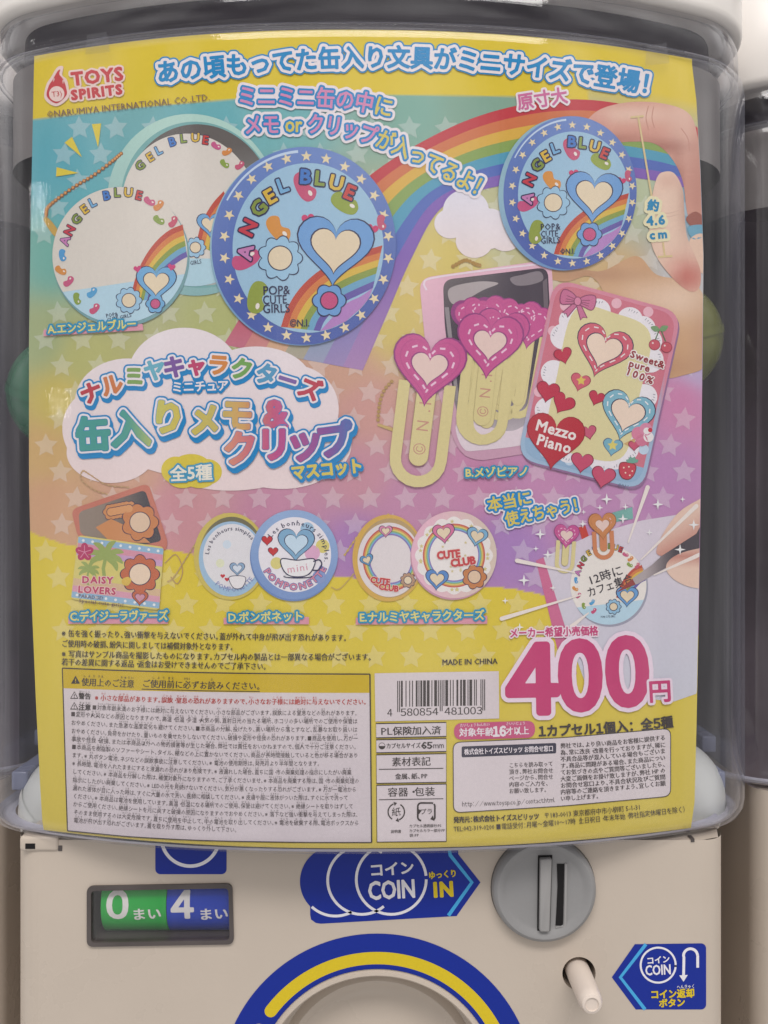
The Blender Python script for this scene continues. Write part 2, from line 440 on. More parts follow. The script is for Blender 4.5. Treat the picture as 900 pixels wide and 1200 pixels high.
def sweep(rows):                                  # rows of (z, inset) -> wall of the case
    V, Fs, n = [], [], None
    for z, i in rows:
        P = plan(i); n = len(P); V += [(x, y, z) for x, y in P]
    for r in range(len(rows) - 1):
        for k in range(n - 1): Fs.append((r * n + k, r * n + k + 1, (r + 1) * n + k + 1, (r + 1) * n + k))
    return V, Fs, n
def solid_sweep(name, rows, mat, parent, cap_lo=False, cap_hi=False, ang=45):
    V, Fs, n = sweep(rows)
    m = (len(rows) - 1) * n
    if cap_lo: Fs.append(tuple(range(n))[::-1])
    if cap_hi: Fs.append(tuple(range(m, m + n)))
    o = mesh(name, V, Fs, mat, parent); return autosmooth(o, ang)
def box(x0, x1, y0, y1, z0, z1):
    V = [(x, y, z) for x in (x0, x1) for y in (y0, y1) for z in (z0, z1)]
    return V, [(0, 1, 3, 2), (4, 6, 7, 5), (0, 4, 5, 1), (2, 3, 7, 6), (0, 2, 6, 4), (1, 5, 7, 3)]
def bev(o, w, seg=3):
    bm = bmesh.new(); bm.from_mesh(o.data); bmesh.ops.recalc_face_normals(bm, faces=bm.faces)
    bmesh.ops.bevel(bm, geom=bm.edges[:], offset=w, segments=seg, affect='EDGES', profile=.5)
    bm.to_mesh(o.data); bm.free(); return autosmooth(o, 50)

ZB = -0.1319                                      # underside of the case
def prism(name, loops, y0, y1, mat, parent, bevel=0.0, ang=40):
    """px outline (with holes) on the plane y0, extruded to y1 (further in)"""
    if not isinstance(loops[0][0], (tuple, list)): loops = [loops]
    allp = [p for lp in loops for p in lp]; t = geometry.tessellate_polygon([[Vector((*p, 0)) for p in lp] for lp in loops])
    A = [pt(x, y, YP) for x, y in allp]; n = len(A)
    V = [(v.x, y0, v.z) for v in A] + [(v.x, y1, v.z) for v in A]
    Fs = [tuple(f) for f in t] + [tuple(i + n for i in f[::-1]) for f in t]; b = 0
    for lp in loops:
        m = len(lp); Fs += [(b + i, b + (i + 1) % m, n + b + (i + 1) % m, n + b + i) for i in range(m)]; b += m
    o = mesh(name, V, Fs, mat, parent)
    return autosmooth(fix_normals(o), ang)
def lathe(name, cx, cy, prof, mat, parent, n=72, smooth=40, cap=True):
    """px centre on the panel, profile of (radius px on the panel, depth y)"""
    s = (D + YP) / F; V, Fs = [], []; o0 = pt(cx, cy, YP)
    for r, y in prof:
        V += [(o0.x + r * s * math.cos(2 * math.pi * k / n), y, o0.z + r * s * math.sin(2 * math.pi * k / n)) for k in range(n)]
    for i in range(len(prof) - 1):
        Fs += [(i * n + k, i * n + (k + 1) % n, (i + 1) * n + (k + 1) % n, (i + 1) * n + k) for k in range(n)]
    if cap: Fs.append(tuple(range((len(prof) - 1) * n, len(prof) * n)))
    o = mesh(name, V, Fs, mat, parent); return autosmooth(o, smooth)

ROWGRP = 'capsule machines standing side by side'
mach = empty('capsule_machine', (XC, 0.12, -0.42), 'cream capsule machine in the middle with a price poster, coin slot and blue stickers', 'capsule machine', ROWGRP)

BX0, BX1 = pt(23, 0, .028).x, pt(846, 0, .028).x
SLOT_C, BTN_C, DIAL_C = (636.5, 1040.0), (678.5, 1141.0), (442.0, 1279.0)
WIN = rquad([(104, 1039), (271, 1036), (273, 1104), (104, 1107)], 7)
def body_shell(name, parent, holes=True):
    """control panel with its openings, rounded vertical edges and the cabinet behind"""
    s = (D + YP) / F; zt, zb = -.1352, -0.42; r = .011
    px = lambda X: CX + X / s; py = lambda Z: CY - Z / s
    x0, x1 = px(BX0 + r), px(BX1 - r)
    outer = [(x0, py(zt)), (x1, py(zt)), (x1, py(zb)), (x0, py(zb))]
    loops = [outer]
    if holes: loops += [WIN, ell(*SLOT_C, 61.5), ell(*BTN_C, 19.5), ell(*DIAL_C, 136, n=96)]
    allp = [p for lp in loops for p in lp]; t = geometry.tessellate_polygon([[Vector((*p, 0)) for p in lp] for lp in loops])
    V = [tuple(pt(x, y, YP)) for x, y in allp]; Fs = [tuple(f) for f in t]
    b = 0
    for li, lp in enumerate(loops):               # edges of the openings turn inward
        m = len(lp)
        if li:
            d = .014 if li != 4 else .004; k = len(V); V += [(V[b + i][0], YP + d, V[b + i][2]) for i in range(m)]
            Fs += [(b + i, b + (i + 1) % m, k + (i + 1) % m, k + i) for i in range(m)]
        b += m
    for sx, X in ((-1, BX0), (1, BX1)):           # rounded edges and side walls
        pr_ = [(X - sx * r + sx * r * math.sin(a), YP + r - r * math.cos(a)) for a in [math.pi / 2 * q / 8 for q in range(9)]] + [(X, .25)]
        k = len(V)
        for (x, y) in pr_: V += [(x, y, zt), (x, y, zb)]
        for q in range(len(pr_) - 1):
            f = (k + 2 * q, k + 2 * q + 1, k + 2 * q + 3, k + 2 * q + 2); Fs.append(f if sx < 0 else f[::-1])
    k = len(V); V += [(BX0 + r * .3, YP + r * .3, zt), (BX1 - r * .3, YP + r * .3, zt), (BX1, .034, zt), (BX0, .034, zt), (BX0 + r, YP, zt), (BX1 - r, YP, zt)]
    Fs.append((k, k + 4, k + 5, k + 1, k + 2, k + 3))
    o = mesh(name, V, Fs, M['cream'], parent)
    return autosmooth(fix_normals(o), 35)
body = body_shell('front_panel', mach)

case = solid_sweep('clear_case', [(ZB, .0045), (ZB + .0012, .0016), (ZB + .0035, .0004), (ZB + .007, 0), (ZB + .02, 0), (0, 0), (.183, 0), (.1865, .0006), (.1885, .0022), (.1897, .0044),
                          (.1912, .0030), (.1935, .0026), (.2020, .0030), (.2055, .0040), (.2070, .0070)], M['clear'], mach)
sm = case.modifiers.new('wall', 'SOLIDIFY'); sm.thickness = .0018; sm.offset = 1
rimV, rimF, n_ = sweep([(ZB + .0010, .0018), (ZB - .0004, .0030), (ZB - .0012, .0050), (ZB - .0012, .0085), (ZB + .0002, .0095)])
autosmooth(mesh('case_rim', rimV, rimF, M['rim'], case), 60)
lid = solid_sweep('lid', [(.2073, .012), (.2073, .0022), (.2078, .0006), (.2090, -.0004), (.2110, -.0008), (.2500, -.0004), (.2580, .004), (.2600, .012)], M['white'], mach, True, True, 50)
solid_sweep('collar', [(.150, .0085), (.1890, .0085), (.1893, .0130)], M['collar'], case)
solid_sweep('collar_shade', [(.1890, .0125), (.2072, .0135)], solid('shade_band', (.06, .05, .065), .5, .4, .3, 0, 15), case)  # dark strip painted in for the dim interior behind the case shoulder
# liner: what closes the case at the back and round the hopper
P_ = plan(.016)
lv, lf = [], []
for z in (-.20, .2072): lv += [(x, y, z) for x, y in ((XC - .1455, .055), (XC - .1455, .232), (XC + .1455, .232), (XC + .1455, .055))]
lf = [(0, 1, 5, 4), (1, 2, 6, 5), (2, 3, 7, 6), (0, 3, 2, 1), (4, 5, 6, 7)]
liner = mesh('interior_liner', lv, lf, M['dark'], mach)
# hinge tabs under the case corners
for px0, px1, yf, zl in ((23.5, 69, YP - .0010, -.1397), (801, 843, YP + .0130, -.1351)):
    a, b = pt(px0, 980, yf + .001), pt(px1, 980, yf + .001); zt_ = ZB - .0016
    tb = mesh('hinge_tab', *box(a.x, b.x, yf, yf + .03, zl, zt_), M['cream'], mach); bev(tb, .0013)
    if px0 < 400:
        mesh('gap', *box(a.x + .0026, a.x + .0066, yf - .0002, yf + .004, zt_ - .0050, zt_ - .0028), M['black'], tb)
        mesh('gap', *box(b.x - .0002, b.x + .0014, YP - .0003, YP + .004, zl, zl + .0022), M['smoke'], tb)
    else:
        mesh('gap', *box(a.x - .0016, a.x - .0001, YP - .0003, YP + .004, -.1360, -.1346), M['smoke'], tb)
for x0, x1 in ((XC - .1610, XC - .1535), (XC + .1535, XC + .1610)):
    rr = mesh('rear_rim', *box(x0, x1, .055, .21, -.1255, -.1170), M['bluerim'], case); bev(rr, .001)
# small clear lugs that hold the poster at the top
for lx, ly in ((116, 55), (772, 68)):
    q = [(lx - 14, ly - 14), (lx + 9, ly - 18), (lx + 13, ly + 6), (lx - 16, ly + 9)]
    P3 = at(q, surf_poster, .0016); P4 = at(q, surf_poster, .0028)
    lg = mesh('poster_lug', list(P3) + list(P4), [(0, 1, 2, 3), (7, 6, 5, 4), (0, 4, 5, 1), (1, 5, 6, 2), (2, 6, 7, 3), (3, 7, 4, 0)], M['clear'], case); fix_normals(lg)

# ---- coin counter window
win = prism('coin_counter', [rquad([(102.5, 1037.5), (272.5, 1034.5), (274.5, 1105.5), (102.5, 1108.5)], 8), rquad([(107.5, 1043), (268, 1040), (269.5, 1100.5), (107.5, 1103.5)], 5)], YP - .0010, YP + .0135, M['smoke'], mach)
bk = prism('window_back', rquad([(102, 1037), (273, 1034), (275, 1106), (102, 1109)], 6), YP + .0136, YP + .0145, M['smoke'], win)
def cs(r, g, b): return tuple(min(.8, lin(v) / KL) for v in (r, g, b))
def reel(x0, x1, base, digit):
    s = (D + YP) / F; rad = .0145; yc = YP + .0162; zc = pt(0, 1066, YP).z
    a, b = pt(x0, 0, YP).x, pt(x1, 0, YP).x; V, Fs = [], []; n = 40
    for X in (a, b):
        V += [(X, yc - rad * math.cos(2 * math.pi * k / n), zc + rad * math.sin(2 * math.pi * k / n)) for k in range(n)]
    Fs = [(k, (k + 1) % n, n + (k + 1) % n, n + k) for k in range(n)] + [tuple(range(n))[::-1], tuple(range(n, 2 * n))]
    o = mesh('number_reel', V, Fs, M['vinyl'], win, ink=np.tile(np.array(base), (len(V), 1))); autosmooth(o, 40)
    o['label'] = digit[2]
    def surf(X): return np.full_like(np.asarray(X, float), yc - rad)
    pr = Print('reel_lettering', o, surf, M['vinyl'])
    w = c(236, 232, 230)
    bubble(pr, [setc(fw(digit[0]), (x0 + digit[3]), 1061, 42, -1, 1.02)], [(1.5, w)], 1, .6, res=4)
    text(pr, 'まい', [(x0 + digit[4], 1072.5), (x0 + digit[4] + 36, 1070.5)], 16.5, w, 1, .03)
    oo = pr.done()                                # wrap the lettering round the reel
    for v in oo.data.vertices:
        dz = v.co.z - zc; off = (yc - rad) - v.co.y
        th = dz / rad; v.co.y = yc - (rad + off) * math.cos(th); v.co.z = zc + (rad + off) * math.sin(th)
    return o
reel(116.5, 193.3, cs(22, 160, 62), ('0', 0, 'green number reel', 21, 37))
reel(194.0, 269, cs(30, 62, 172), ('4', 0, 'blue number reel', 19.5, 38))
gw = prism('window_cover', rquad([(107, 1042.5), (268.5, 1039.5), (270, 1101), (107, 1104)], 5), YP + .0002, YP + .0010, clear('window_plastic', (.93, .92, .92), 1.45, .05, .1), win)

# ---- coin slot knob
knob = lathe('coin_slot', *SLOT_C, [(60.8, YP + .012), (60.8, YP - .0012), (60.2, YP - .0026), (58.6, YP - .0038), (55, YP - .0046), (50, YP - .0043), (47, YP - .0034), (43, YP - .0030), (20, YP - .0028)], M['slotgrey'], mach, 96)
bar = prism('slot_bar', [(630.5, 1001), (644, 1000.5), (641.5, 1085), (629.5, 1085)], YP - .0058, YP - .0026, M['slotlight'], knob); bev(bar, .0006, 2)
prism('bar_gap', [(629, 999.2), (645.6, 998.8), (643, 1086.6), (628, 1086.6)], YP - .0034, YP - .0025, M['black'], knob)
prism('slot_opening', [(651, 1009), (659.5, 1009), (658, 1081), (649.3, 1080.5), (650.6, 1060), (651.8, 1035)], YP - .0032, YP - .0026, M['black'], knob)
prism('slot_edge', [(660, 1008), (663, 1009), (661.5, 1081.5), (649, 1083), (649.6, 1081.6), (659, 1081)], YP - .0036, YP - .0026, M['slotlight'], knob)
prism('slot_well', ell(*SLOT_C, 63), YP + .013, YP + .014, M['black'], knob)

# ---- coin return button: an ivory peg standing out of its hole
btn = lathe('return_button', *BTN_C, [(14.2, YP + .014), (14.0, YP - .004), (13.2, YP - .0195), (12.6, YP - .0222), (10.5, YP - .0236), (7.6, YP - .0240), (7.0, YP - .0234), (3, YP - .0233)], M['button'], mach, 48)
prism('button_well', ell(*BTN_C, 21), YP + .0135, YP + .0142, M['smoke'], btn)

# ---- the dial dish
dish = lathe('dial_dish', *DIAL_C, [(143, YP - .0005), (141.5, YP - .0014), (138, YP - .0016), (136, YP - .0009), (135.2, YP + .002), (133.5, YP + .010), (130, YP + .0125), (122, YP + .0135), (118, YP + .0125), (113, YP + .0115), (108, YP + .0120), (104, YP + .0135), (88, YP + .0142), (60, YP + .0130)], M['cream'], mach, 120)

# ---- stickers on the panel
def cs(r, g, b): return tuple(lin(v) / KL for v in (r, g, b))
BLUE = cs(10, 34, 124); WHITE = cs(196, 194, 200); CYAN = cs(58, 142, 190); YEL = cs(184, 162, 30)
st = Print('dial_sticker', mach, surf_panel, M['vinyl'], 'round blue and yellow arc sticker framing the dial')
outer, inner = ell(*DIAL_C, 185, n=120), ell(*DIAL_C, 143.5, n=120)
st.raw(outer + inner, [(i, (i + 1) % 120, 120 + (i + 1) % 120, 120 + i) for i in range(120)], BLUE, 2)
def capsule_arc(r0, r1, a0, a1):
    rm, w = (r0 + r1) / 2, (r1 - r0) / 2; X, Y = DIAL_C
    p = [(X + r1 * math.cos(R(a0 + (a1 - a0) * i / 80)), Y + r1 * math.sin(R(a0 + (a1 - a0) * i / 80))) for i in range(81)]
    q = [(X + r0 * math.cos(R(a1 + (a0 - a1) * i / 80)), Y + r0 * math.sin(R(a1 + (a0 - a1) * i / 80))) for i in range(81)]
    for aa, lst, sgn in ((a1, p, 1), (a0, q, -1)):
        mx, my = X + rm * math.cos(R(aa)), Y + rm * math.sin(R(aa)); b0 = aa if sgn > 0 else aa + 180
        lst += [(mx + w * math.cos(R(b0 + 180 * i / 8)), my + w * math.sin(R(b0 + 180 * i / 8))) for i in range(1, 8)]
    return p + q
st.poly(capsule_arc(149, 163.5, 217, 372), YEL, 3)
st.poly(capsule_arc(149, 163.5, 150, 207.5), YEL, 3)
st.done()

st = Print('coin_sticker', mach, surf_panel, M['vinyl'], 'blue arrow sticker reading COIN IN with three overlapping circles')
body_p = [(393, 992)] + [(537, 992), (537, 1001), (563, 1034), (535, 1073.5), (376, 1082.5)] + [(370, 1081.5), (364.5, 1077.5), (363.5, 1072), (363.5, 1060)]
st.poly(body_p, BLUE, 2); st.poly(ell(393, 1033, 41.5), BLUE, 2.5)
line(st, [(526, 992), (527.5, 1002), (553, 1034), (525.5, 1073)], 4.2, CYAN, 3)
def ringp(cx, cy, r, a0, a1, w=3.2): line(st, ell(cx, cy, r, n=60, a0=a0, a1=a1), w, WHITE, 4)
ringp(393, 1033, 40.5, 62, 133); ringp(424, 1031.5, 40, 50, 306); ringp(458.5, 1030.5, 41, 0, 360)
bubble(st, along('コイン', [(432.5, 1020), (485.5, 1016)], 17), [(.55, WHITE)], 5, .4)
bubble(st, along('COIN', [(431, 1043.5), (487, 1040.5)], 30), [(.75, WHITE)], 5, .45)
bubble(st, along('IN', [(507, 1042.5), (533, 1041)], 24, sx=.9), [(1.2, YEL)], 5, .45)
bubble(st, along('ゆっくり', [(502, 1026), (535.5, 1023)], 9.5), [(.35, YEL)], 5, .35)
st.done()

st = Print('return_sticker', mach, surf_panel, M['vinyl'], 'small blue arrow sticker with a bent white arrow, beside the return button')
st.poly([(717, 1145.3), (744, 1106.5)] + rrect(790, 1105.5, 827.5, 1183, 6)[:14] + [(745, 1183)], BLUE, 2)
line(st, [(757, 1106.5), (727, 1145.3), (756, 1183)], 4, CYAN, 3)
outline(st, ell(771.3, 1131, 20.5, n=60), 2.3, WHITE, 4)
bubble(st, along('コイン', [(757.5, 1126), (785, 1123.5)], 9.3), [(.3, WHITE)], 5, .35)
bubble(st, along('COIN', [(756, 1137), (786.5, 1135.5)], 16.5), [(.35, WHITE)], 5, .35)
line(st, [(801, 1146), (801.5, 1122)] + ell(809.2, 1120, 8.2, n=16, a0=180, a1=360) + [(817.6, 1120), (817.6, 1134)], 3.2, WHITE, 4)
st.poly([(796, 1143), (806, 1142.5), (801, 1150.5)], WHITE, 4)
bubble(st, along('コイン返却', [(762, 1165.5), (814, 1163.5)], 11.2), [(.45, YEL)], 5, .35)
bubble(st, along('ボタン', [(772, 1175.8), (803, 1174.5)], 10.5), [(.45, YEL)], 5, .35)
text(st, 'へんきゃく', [(793, 1156.6), (814.5, 1155.6)], 5.2, WHITE, 5, .02)
st.done()

st = Print('round_sign_sticker', mach, surf_panel, M['vinyl'], 'blue rounded sticker with a white ring, half hidden under the case')
st.poly(rrect(182, 960, 265.5, 1024.5, 6), BLUE, 2)
outline(st, ell(223, 981, 34, n=60), 4.0, WHITE, 3)
st.done()

# ================================================================ the poster behind the clear front
poster = empty('poster', tuple(at([(437, 992)], surf_poster)[0]), 'colourful yellow, pink and turquoise Japanese price poster for miniature tins behind the clear case', 'poster')
EDGE_L = [(40, 71), (38.5, 140), (36, 260), (34, 400), (34, 560), (37, 700), (42, 820), (47, 920), (49.5, 962), (52, 977)]
EDGE_R = [(811, 76), (816, 117), (821, 200), (824.5, 300), (823.5, 400), (821.5, 560), (818.5, 740), (816, 860), (814, 940), (810, 968)]
def edge(pts, y): p = np.array(pts); return np.interp(y, p[:, 1], p[:, 0])
_top = at([(437, 35)], surf_poster)[0][2]; _bot = at([(437, 994)], surf_poster)[0][2]
def g2(x, y, cx, cy, sx, sy): return math.exp(-((x - cx) / sx) ** 2 - ((y - cy) / sy) ** 2)
BGC = [((60, 190), (92, 176, 190)), ((100, 250), (98, 180, 190)), ((60, 300), (120, 185, 170)), ((330, 130), (118, 188, 190)), ((250, 150), (105, 182, 190)), ((480, 130), (125, 178, 160)), ((560, 128), (130, 172, 150)),
       ((45, 400), (168, 182, 130)), ((100, 420), (190, 190, 115)), ((70, 470), (212, 192, 95)), ((50, 530), (216, 176, 112)), ((60, 590), (218, 168, 128)), ((200, 600), (214, 152, 160)), ((150, 560), (218, 168, 140)),
       ((260, 380), (185, 190, 120)), ((400, 430), (214, 165, 140)), ((430, 480), (215, 160, 150)), ((460, 380), (222, 200, 110)), ((530, 300), (226, 205, 110)), ((580, 270), (200, 200, 150)), ((500, 340), (226, 200, 105)),
       ((420, 560), (210, 150, 165)), ((480, 590), (202, 140, 175)), ((560, 560), (208, 140, 178)), ((330, 610), (206, 140, 170)), ((420, 640), (176, 128, 190)), ((600, 640), (176, 132, 196)), ((680, 600), (200, 145, 190)),
       ((800, 470), (214, 135, 178)), ((780, 560), (196, 138, 190)), ((820, 430), (190, 170, 205)), ((640, 560), (205, 142, 185)), ((720, 330), (215, 180, 120)), ((800, 330), (190, 190, 190)), ((740, 230), (190, 200, 160)), ((810, 240), (140, 175, 195))]
BGX = np.array([p for p, _ in BGC], float); BGV = np.array([c(*q) for _, q in BGC])
BORD = spline([(20, 618), (90, 640), (200, 645), (290, 664), (400, 676), (520, 684), (600, 690), (660, 704), (740, 728), (850, 750)], 8)
BX_, BY_ = np.array(BORD).T
def base(x, y):
    y_band = np.interp(x, [30, 150, 300, 450, 600, 700, 760, 840], [141, 127, 114, 111, 113, 119, 132, 150])
    yel = np.array(c(232, 204, 40))
    if y < y_band - 1 and x < 690: return yel
    yl = np.interp(x, BX_, BY_)
    if y > yl: 
        f = min(1, max(0, (y - 700) / 260)); return np.array(mixc(c(232, 208, 62), c(222, 200, 84), f))
    w = 1 / (((BGX - (x, y)) ** 2).sum(1) + 120) ** 1.6
    v = (w[:, None] * BGV).sum(0) / w.sum()
    if x < 690 and y < y_band + 1: v = yel + (v - yel) * (y - y_band + 1) / 2
    if y < y_band + 40 and x >= 690: v = yel + (v - yel) * min(1, max(0, (y - y_band + 25) / 45))
    return v
sheet = Print('paper_sheet', poster)
tops = lambda x: float(CY - _top / (D + float(front((x - CX) / F * .375))) * F)
bots = lambda x: float(CY - _bot / (D + float(front((x - CX) / F * .375))) * F)
nu, nv = 200, 460; V, Fs = [], []
for j in range(nv + 1):
    for i in range(nu + 1):
        u, v = i / nu, j / nv
        xg = 42 + (811 - 42) * u; y0, y1 = tops(xg), bots(xg); y = y0 + (y1 - y0) * v
        x = edge(EDGE_L, y) + (edge(EDGE_R, y) - edge(EDGE_L, y)) * u
        V.append((x, y))
W_ = nu + 1
corner = lambda i, j: (i == 0 or i == nu) and (j < 1 or j >= nv)
Fs = [(j * W_ + i, j * W_ + i + 1, (j + 1) * W_ + i + 1, (j + 1) * W_ + i) for j in range(nv) for i in range(nu)]
sheet.raw(V, Fs, base, 0)
# white back of the paper
sheet.raw(V, [f[::-1] for f in Fs], c(200, 195, 190), -3); 
nb = len(V); sheet.Fc[-len(Fs):] = [f[::-1] for f in sheet.Fc[-len(Fs):]]
sheet.done()

# ---- faint star pattern
def lighten(t): 
    w = np.array(c(236, 226, 220)); return lambda x, y: base(x, y) * (1 - t) + w * t
pr = Print('star_pattern', poster)
for row in range(27):
    y = 150 + row * 31
    for q in range(22):
        x = 50 + q * 43 + (21 if row % 2 else 0) + 4 * math.sin(row * 1.7)
        if x < edge(EDGE_L, y) + 16 or x > edge(EDGE_R, y) - 16 or y > 800: continue
        yl = np.interp(x, BX_, BY_)
        if abs(y - yl) < 14: continue
        pr.poly(star(x, y, 14.5, .5, ang=-90 + random.uniform(-8, 8)), lighten(.17 if y > yl else .24), 1)
pr.done()

# ---- rainbow and clouds
pr = Print('rainbow_print', poster)
RO = spline([(262, 404), (325, 305), (390, 243), (455, 190), (540, 144), (620, 121), (690, 117), (760, 129), (826, 152)], 14)
RI = spline([(425, 434), (452, 372), (482, 303), (515, 246), (560, 224), (625, 212), (700, 206), (770, 212), (824, 226)], 14)
BANDS = [(200, 40, 48), (216, 114, 56), (228, 180, 54), (134, 168, 74), (66, 160, 190), (66, 102, 188), (126, 88, 182)]
for k, b in enumerate(BANDS):
    t0, t1 = k / 7, (k + 1) / 7
    A = [(o[0] + (i[0] - o[0]) * t0, o[1] + (i[1] - o[1]) * t0) for o, i in zip(RO, RI)]
    B = [(o[0] + (i[0] - o[0]) * t1, o[1] + (i[1] - o[1]) * t1) for o, i in zip(RO, RI)]
    n = len(A); cb = np.array(c(*b)); pale = np.array(c(205, 165, 190))
    fade = lambda x, y, cb=cb: cb + (pale - cb) * (.04 + .5 * max(0, min(1, (y - 300) / 130)))
    pr.tri(A + B, [(i, i + 1, n + i + 1, n + i) for i in range(n - 1)], fade, 2)
pr.done()
pr = Print('cloud_print', poster)
cw = c(218, 208, 212)
cloud2 = lambda x, y: np.array(mixc(c(214, 212, 222), c(222, 208, 205), min(1, max(0, (y - 220) / 80))))
for cx, cy, r in ((546, 247, 27), (528, 262, 19), (572, 268, 26), (592, 276, 20), (556, 282, 22)):
    pr.poly(ell(cx, cy, r, r * .92), cloud2, 3)
pr.done(); pr = Print('cloud_print', poster)
for cx, cy, rx, ry in ((216, 440, 66, 56), (150, 470, 62, 50), (115, 502, 42, 46), (130, 530, 52, 36), (300, 450, 66, 44), (345, 480, 52, 52), (362, 520, 50, 42), (330, 545, 60, 28), (240, 500, 120, 60), (270, 535, 90, 40)):
    pr.poly(ell(cx, cy, rx, ry), lambda x, y: np.array(mixc(c(222, 212, 214), c(226, 206, 204), min(1, max(0, (y - 400) / 150)))), 3)
pr.done(); pr = Print('badge_print', poster)
for cx, cy, rx, ry in ((206, 551, 17, 16), (224, 549, 24, 17), (243, 553, 17, 15), (214, 560, 18, 12), (234, 561, 18, 11)):
    pr.poly(ell(cx, cy, rx, ry), c(230, 208, 72), 4)
pr.done()

# ---- the photographed hand round the small tin (flat print, shaded as the printed photograph is)
pr = Print('hand_picture', poster)
SK = [np.array(c(*v)) for v in ((226, 176, 146), (206, 136, 118), (178, 98, 84), (224, 196, 168), (206, 160, 112))]
def shade(base_, *terms):
    def f(x, y):
        v = np.array(base_, float)
        for (cx, cy, sx, sy, q, a) in terms: v = v + (np.array(q) - v) * a * g2(x, y, cx, cy, sx, sy)
        return v
    return f
LT, MD, DKS, NL = c(238, 200, 180), c(222, 160, 140), c(160, 92, 78), c(216, 142, 130)
skin_f = shade(MD, (742, 134, 52, 11, LT, .75), (800, 150, 18, 40, LT, .5), (715, 163, 40, 7, DKS, .55), (775, 172, 30, 9, DKS, .7), (818, 215, 9, 60, DKS, .35), (796, 205, 8, 40, DKS, .6), (700, 142, 10, 14, NL, .6))
pr.poly(blob([(684, 152), (700, 130), (735, 120), (775, 121), (806, 132), (817, 158), (823, 215), (828, 262), (819, 272), (806, 252), (800, 212), (786, 184), (766, 168), (738, 166), (706, 168)]), skin_f, 3, 5)
for q in ([(760, 124), (757, 138), (760, 152)], [(766, 125), (764, 138), (767, 150)], [(798, 150), (806, 162), (808, 176)]): line(pr, spline(q, 5), 1.0, mixc(MD, DKS, .35), 3.3)
pr.poly(blob([(612, 318), (640, 302), (700, 318), (745, 300), (770, 322), (810, 330), (826, 352), (832, 400), (830, 428), (800, 440), (776, 442), (740, 425), (700, 330), (660, 330)]), shade(c(214, 168, 124), (790, 350, 60, 26, c(234, 204, 180), .8), (690, 322, 60, 10, c(176, 128, 96), .6), (770, 430, 60, 14, c(190, 140, 104), .6), (826, 400, 14, 40, c(196, 150, 126), .5)), 3, 6)
pr.poly(blob([(804, 256), (815, 248), (826, 256), (826, 264), (812, 266)]), DKS, 3.5)
pr.poly(blob([(806, 266), (826, 264), (826, 276), (812, 280)]), c(110, 170, 196), 3.6)
pr.poly(blob([(808, 282), (826, 276), (826, 318), (816, 312)]), c(230, 196, 172), 3.6, 6)
pr.poly(blob([(770, 208), (763, 238), (761, 272), (768, 298), (783, 320), (799, 336), (812, 342), (820, 336), (821, 318), (814, 298), (805, 276), (802, 248), (800, 222), (791, 204), (780, 201)]),
        shade(c(234, 202, 180), (803, 240, 9, 44, DKS, .5), (764, 250, 4, 40, MD, .4), (784, 212, 12, 10, c(222, 170, 150), .6), (806, 324, 26, 24, c(206, 112, 100), .95), (792, 312, 9, 7, c(232, 176, 160), .55), (790, 332, 10, 6, DKS, .35)), 4, 5)
for q in ([(768, 246), (782, 250), (797, 246)], [(769, 251), (782, 254), (796, 251)]): line(pr, spline(q, 5), .8, mixc(c(234, 202, 180), DKS, .3), 4.4)
pr.done()
pr = Print('size_rule', poster)
lr = c(228, 205, 150)
line(pr, [(748, 137), (764, 232)], 2.2, lr, 6); line(pr, [(739, 137.5), (754.5, 136)], 2.4, lr, 6); line(pr, [(777, 284), (779, 300)], 2.2, lr, 6); line(pr, [(771, 301), (788, 300)], 2.4, lr, 6)
its = [setc('約', 765.5, 240.5, 14, 6), *along('4.6', [(757, 259), (780, 257)], 15), *along('cm', [(760, 275.5), (784, 273.5)], 13.5)]
bubble(pr, its, [(4.2, c(228, 220, 180)), (.7, c(38, 140, 190))], 7, .4)
pr.done()

# ---- pieces of the printed pictures
NAVY = np.array(c(44, 42, 78))
LCOL = [(205, 130, 185), (205, 60, 75), (132, 150, 62), (226, 186, 66), (120, 178, 220), (66, 122, 200), (140, 160, 70), (224, 186, 70), (205, 66, 60)]
def bean(pr, cx, cy, s, ang, col, layer):
    b = blob(rot([(-1.0, -.25), (-.6, -.62), (0, -.34), (.55, -.6), (1.0, -.22), (.95, .3), (.4, .55), (-.45, .52), (-.95, .25)], cx, cy, ang, s), 5)
    pr.poly(b, c(*col), layer); pr.poly(ell(*rot([(.55, -.15)], cx, cy, ang, s)[0], .2 * s, .13 * s, ang, 12), c(225, 215, 205), layer + .5)
def letters(pr, pos, h, layer, d0=.9, d1=.2, chars='ANGELBLUE', cols=LCOL):
    its = [setc(ch, x, y, h, a, 1.05) for ch, (x, y, a) in zip(chars, pos)]
    bubble(pr, its, [(d0 + d1, tuple(NAVY * 1.1)), (d1, (1, 1, 1))], layer, max(.3, h / 40), fills=[c(*q) for q in cols])
def rainbow_arc(pr, outer, inner, layer, clip=None):
    cols = [(196, 74, 56), (220, 128, 66), (226, 188, 72), (140, 160, 70), (112, 172, 205), (104, 90, 170)]
    for k, b in enumerate(cols):
        A = [(o[0] + (i[0] - o[0]) * k / 6, o[1] + (i[1] - o[1]) * k / 6) for o, i in zip(outer, inner)]
        B = [(o[0] + (i[0] - o[0]) * (k + 1) / 6, o[1] + (i[1] - o[1]) * (k + 1) / 6) for o, i in zip(outer, inner)]
        n = len(A); pr.tri(A + B, [(i, i + 1, n + i + 1, n + i) for i in range(n - 1)], c(*b), layer)
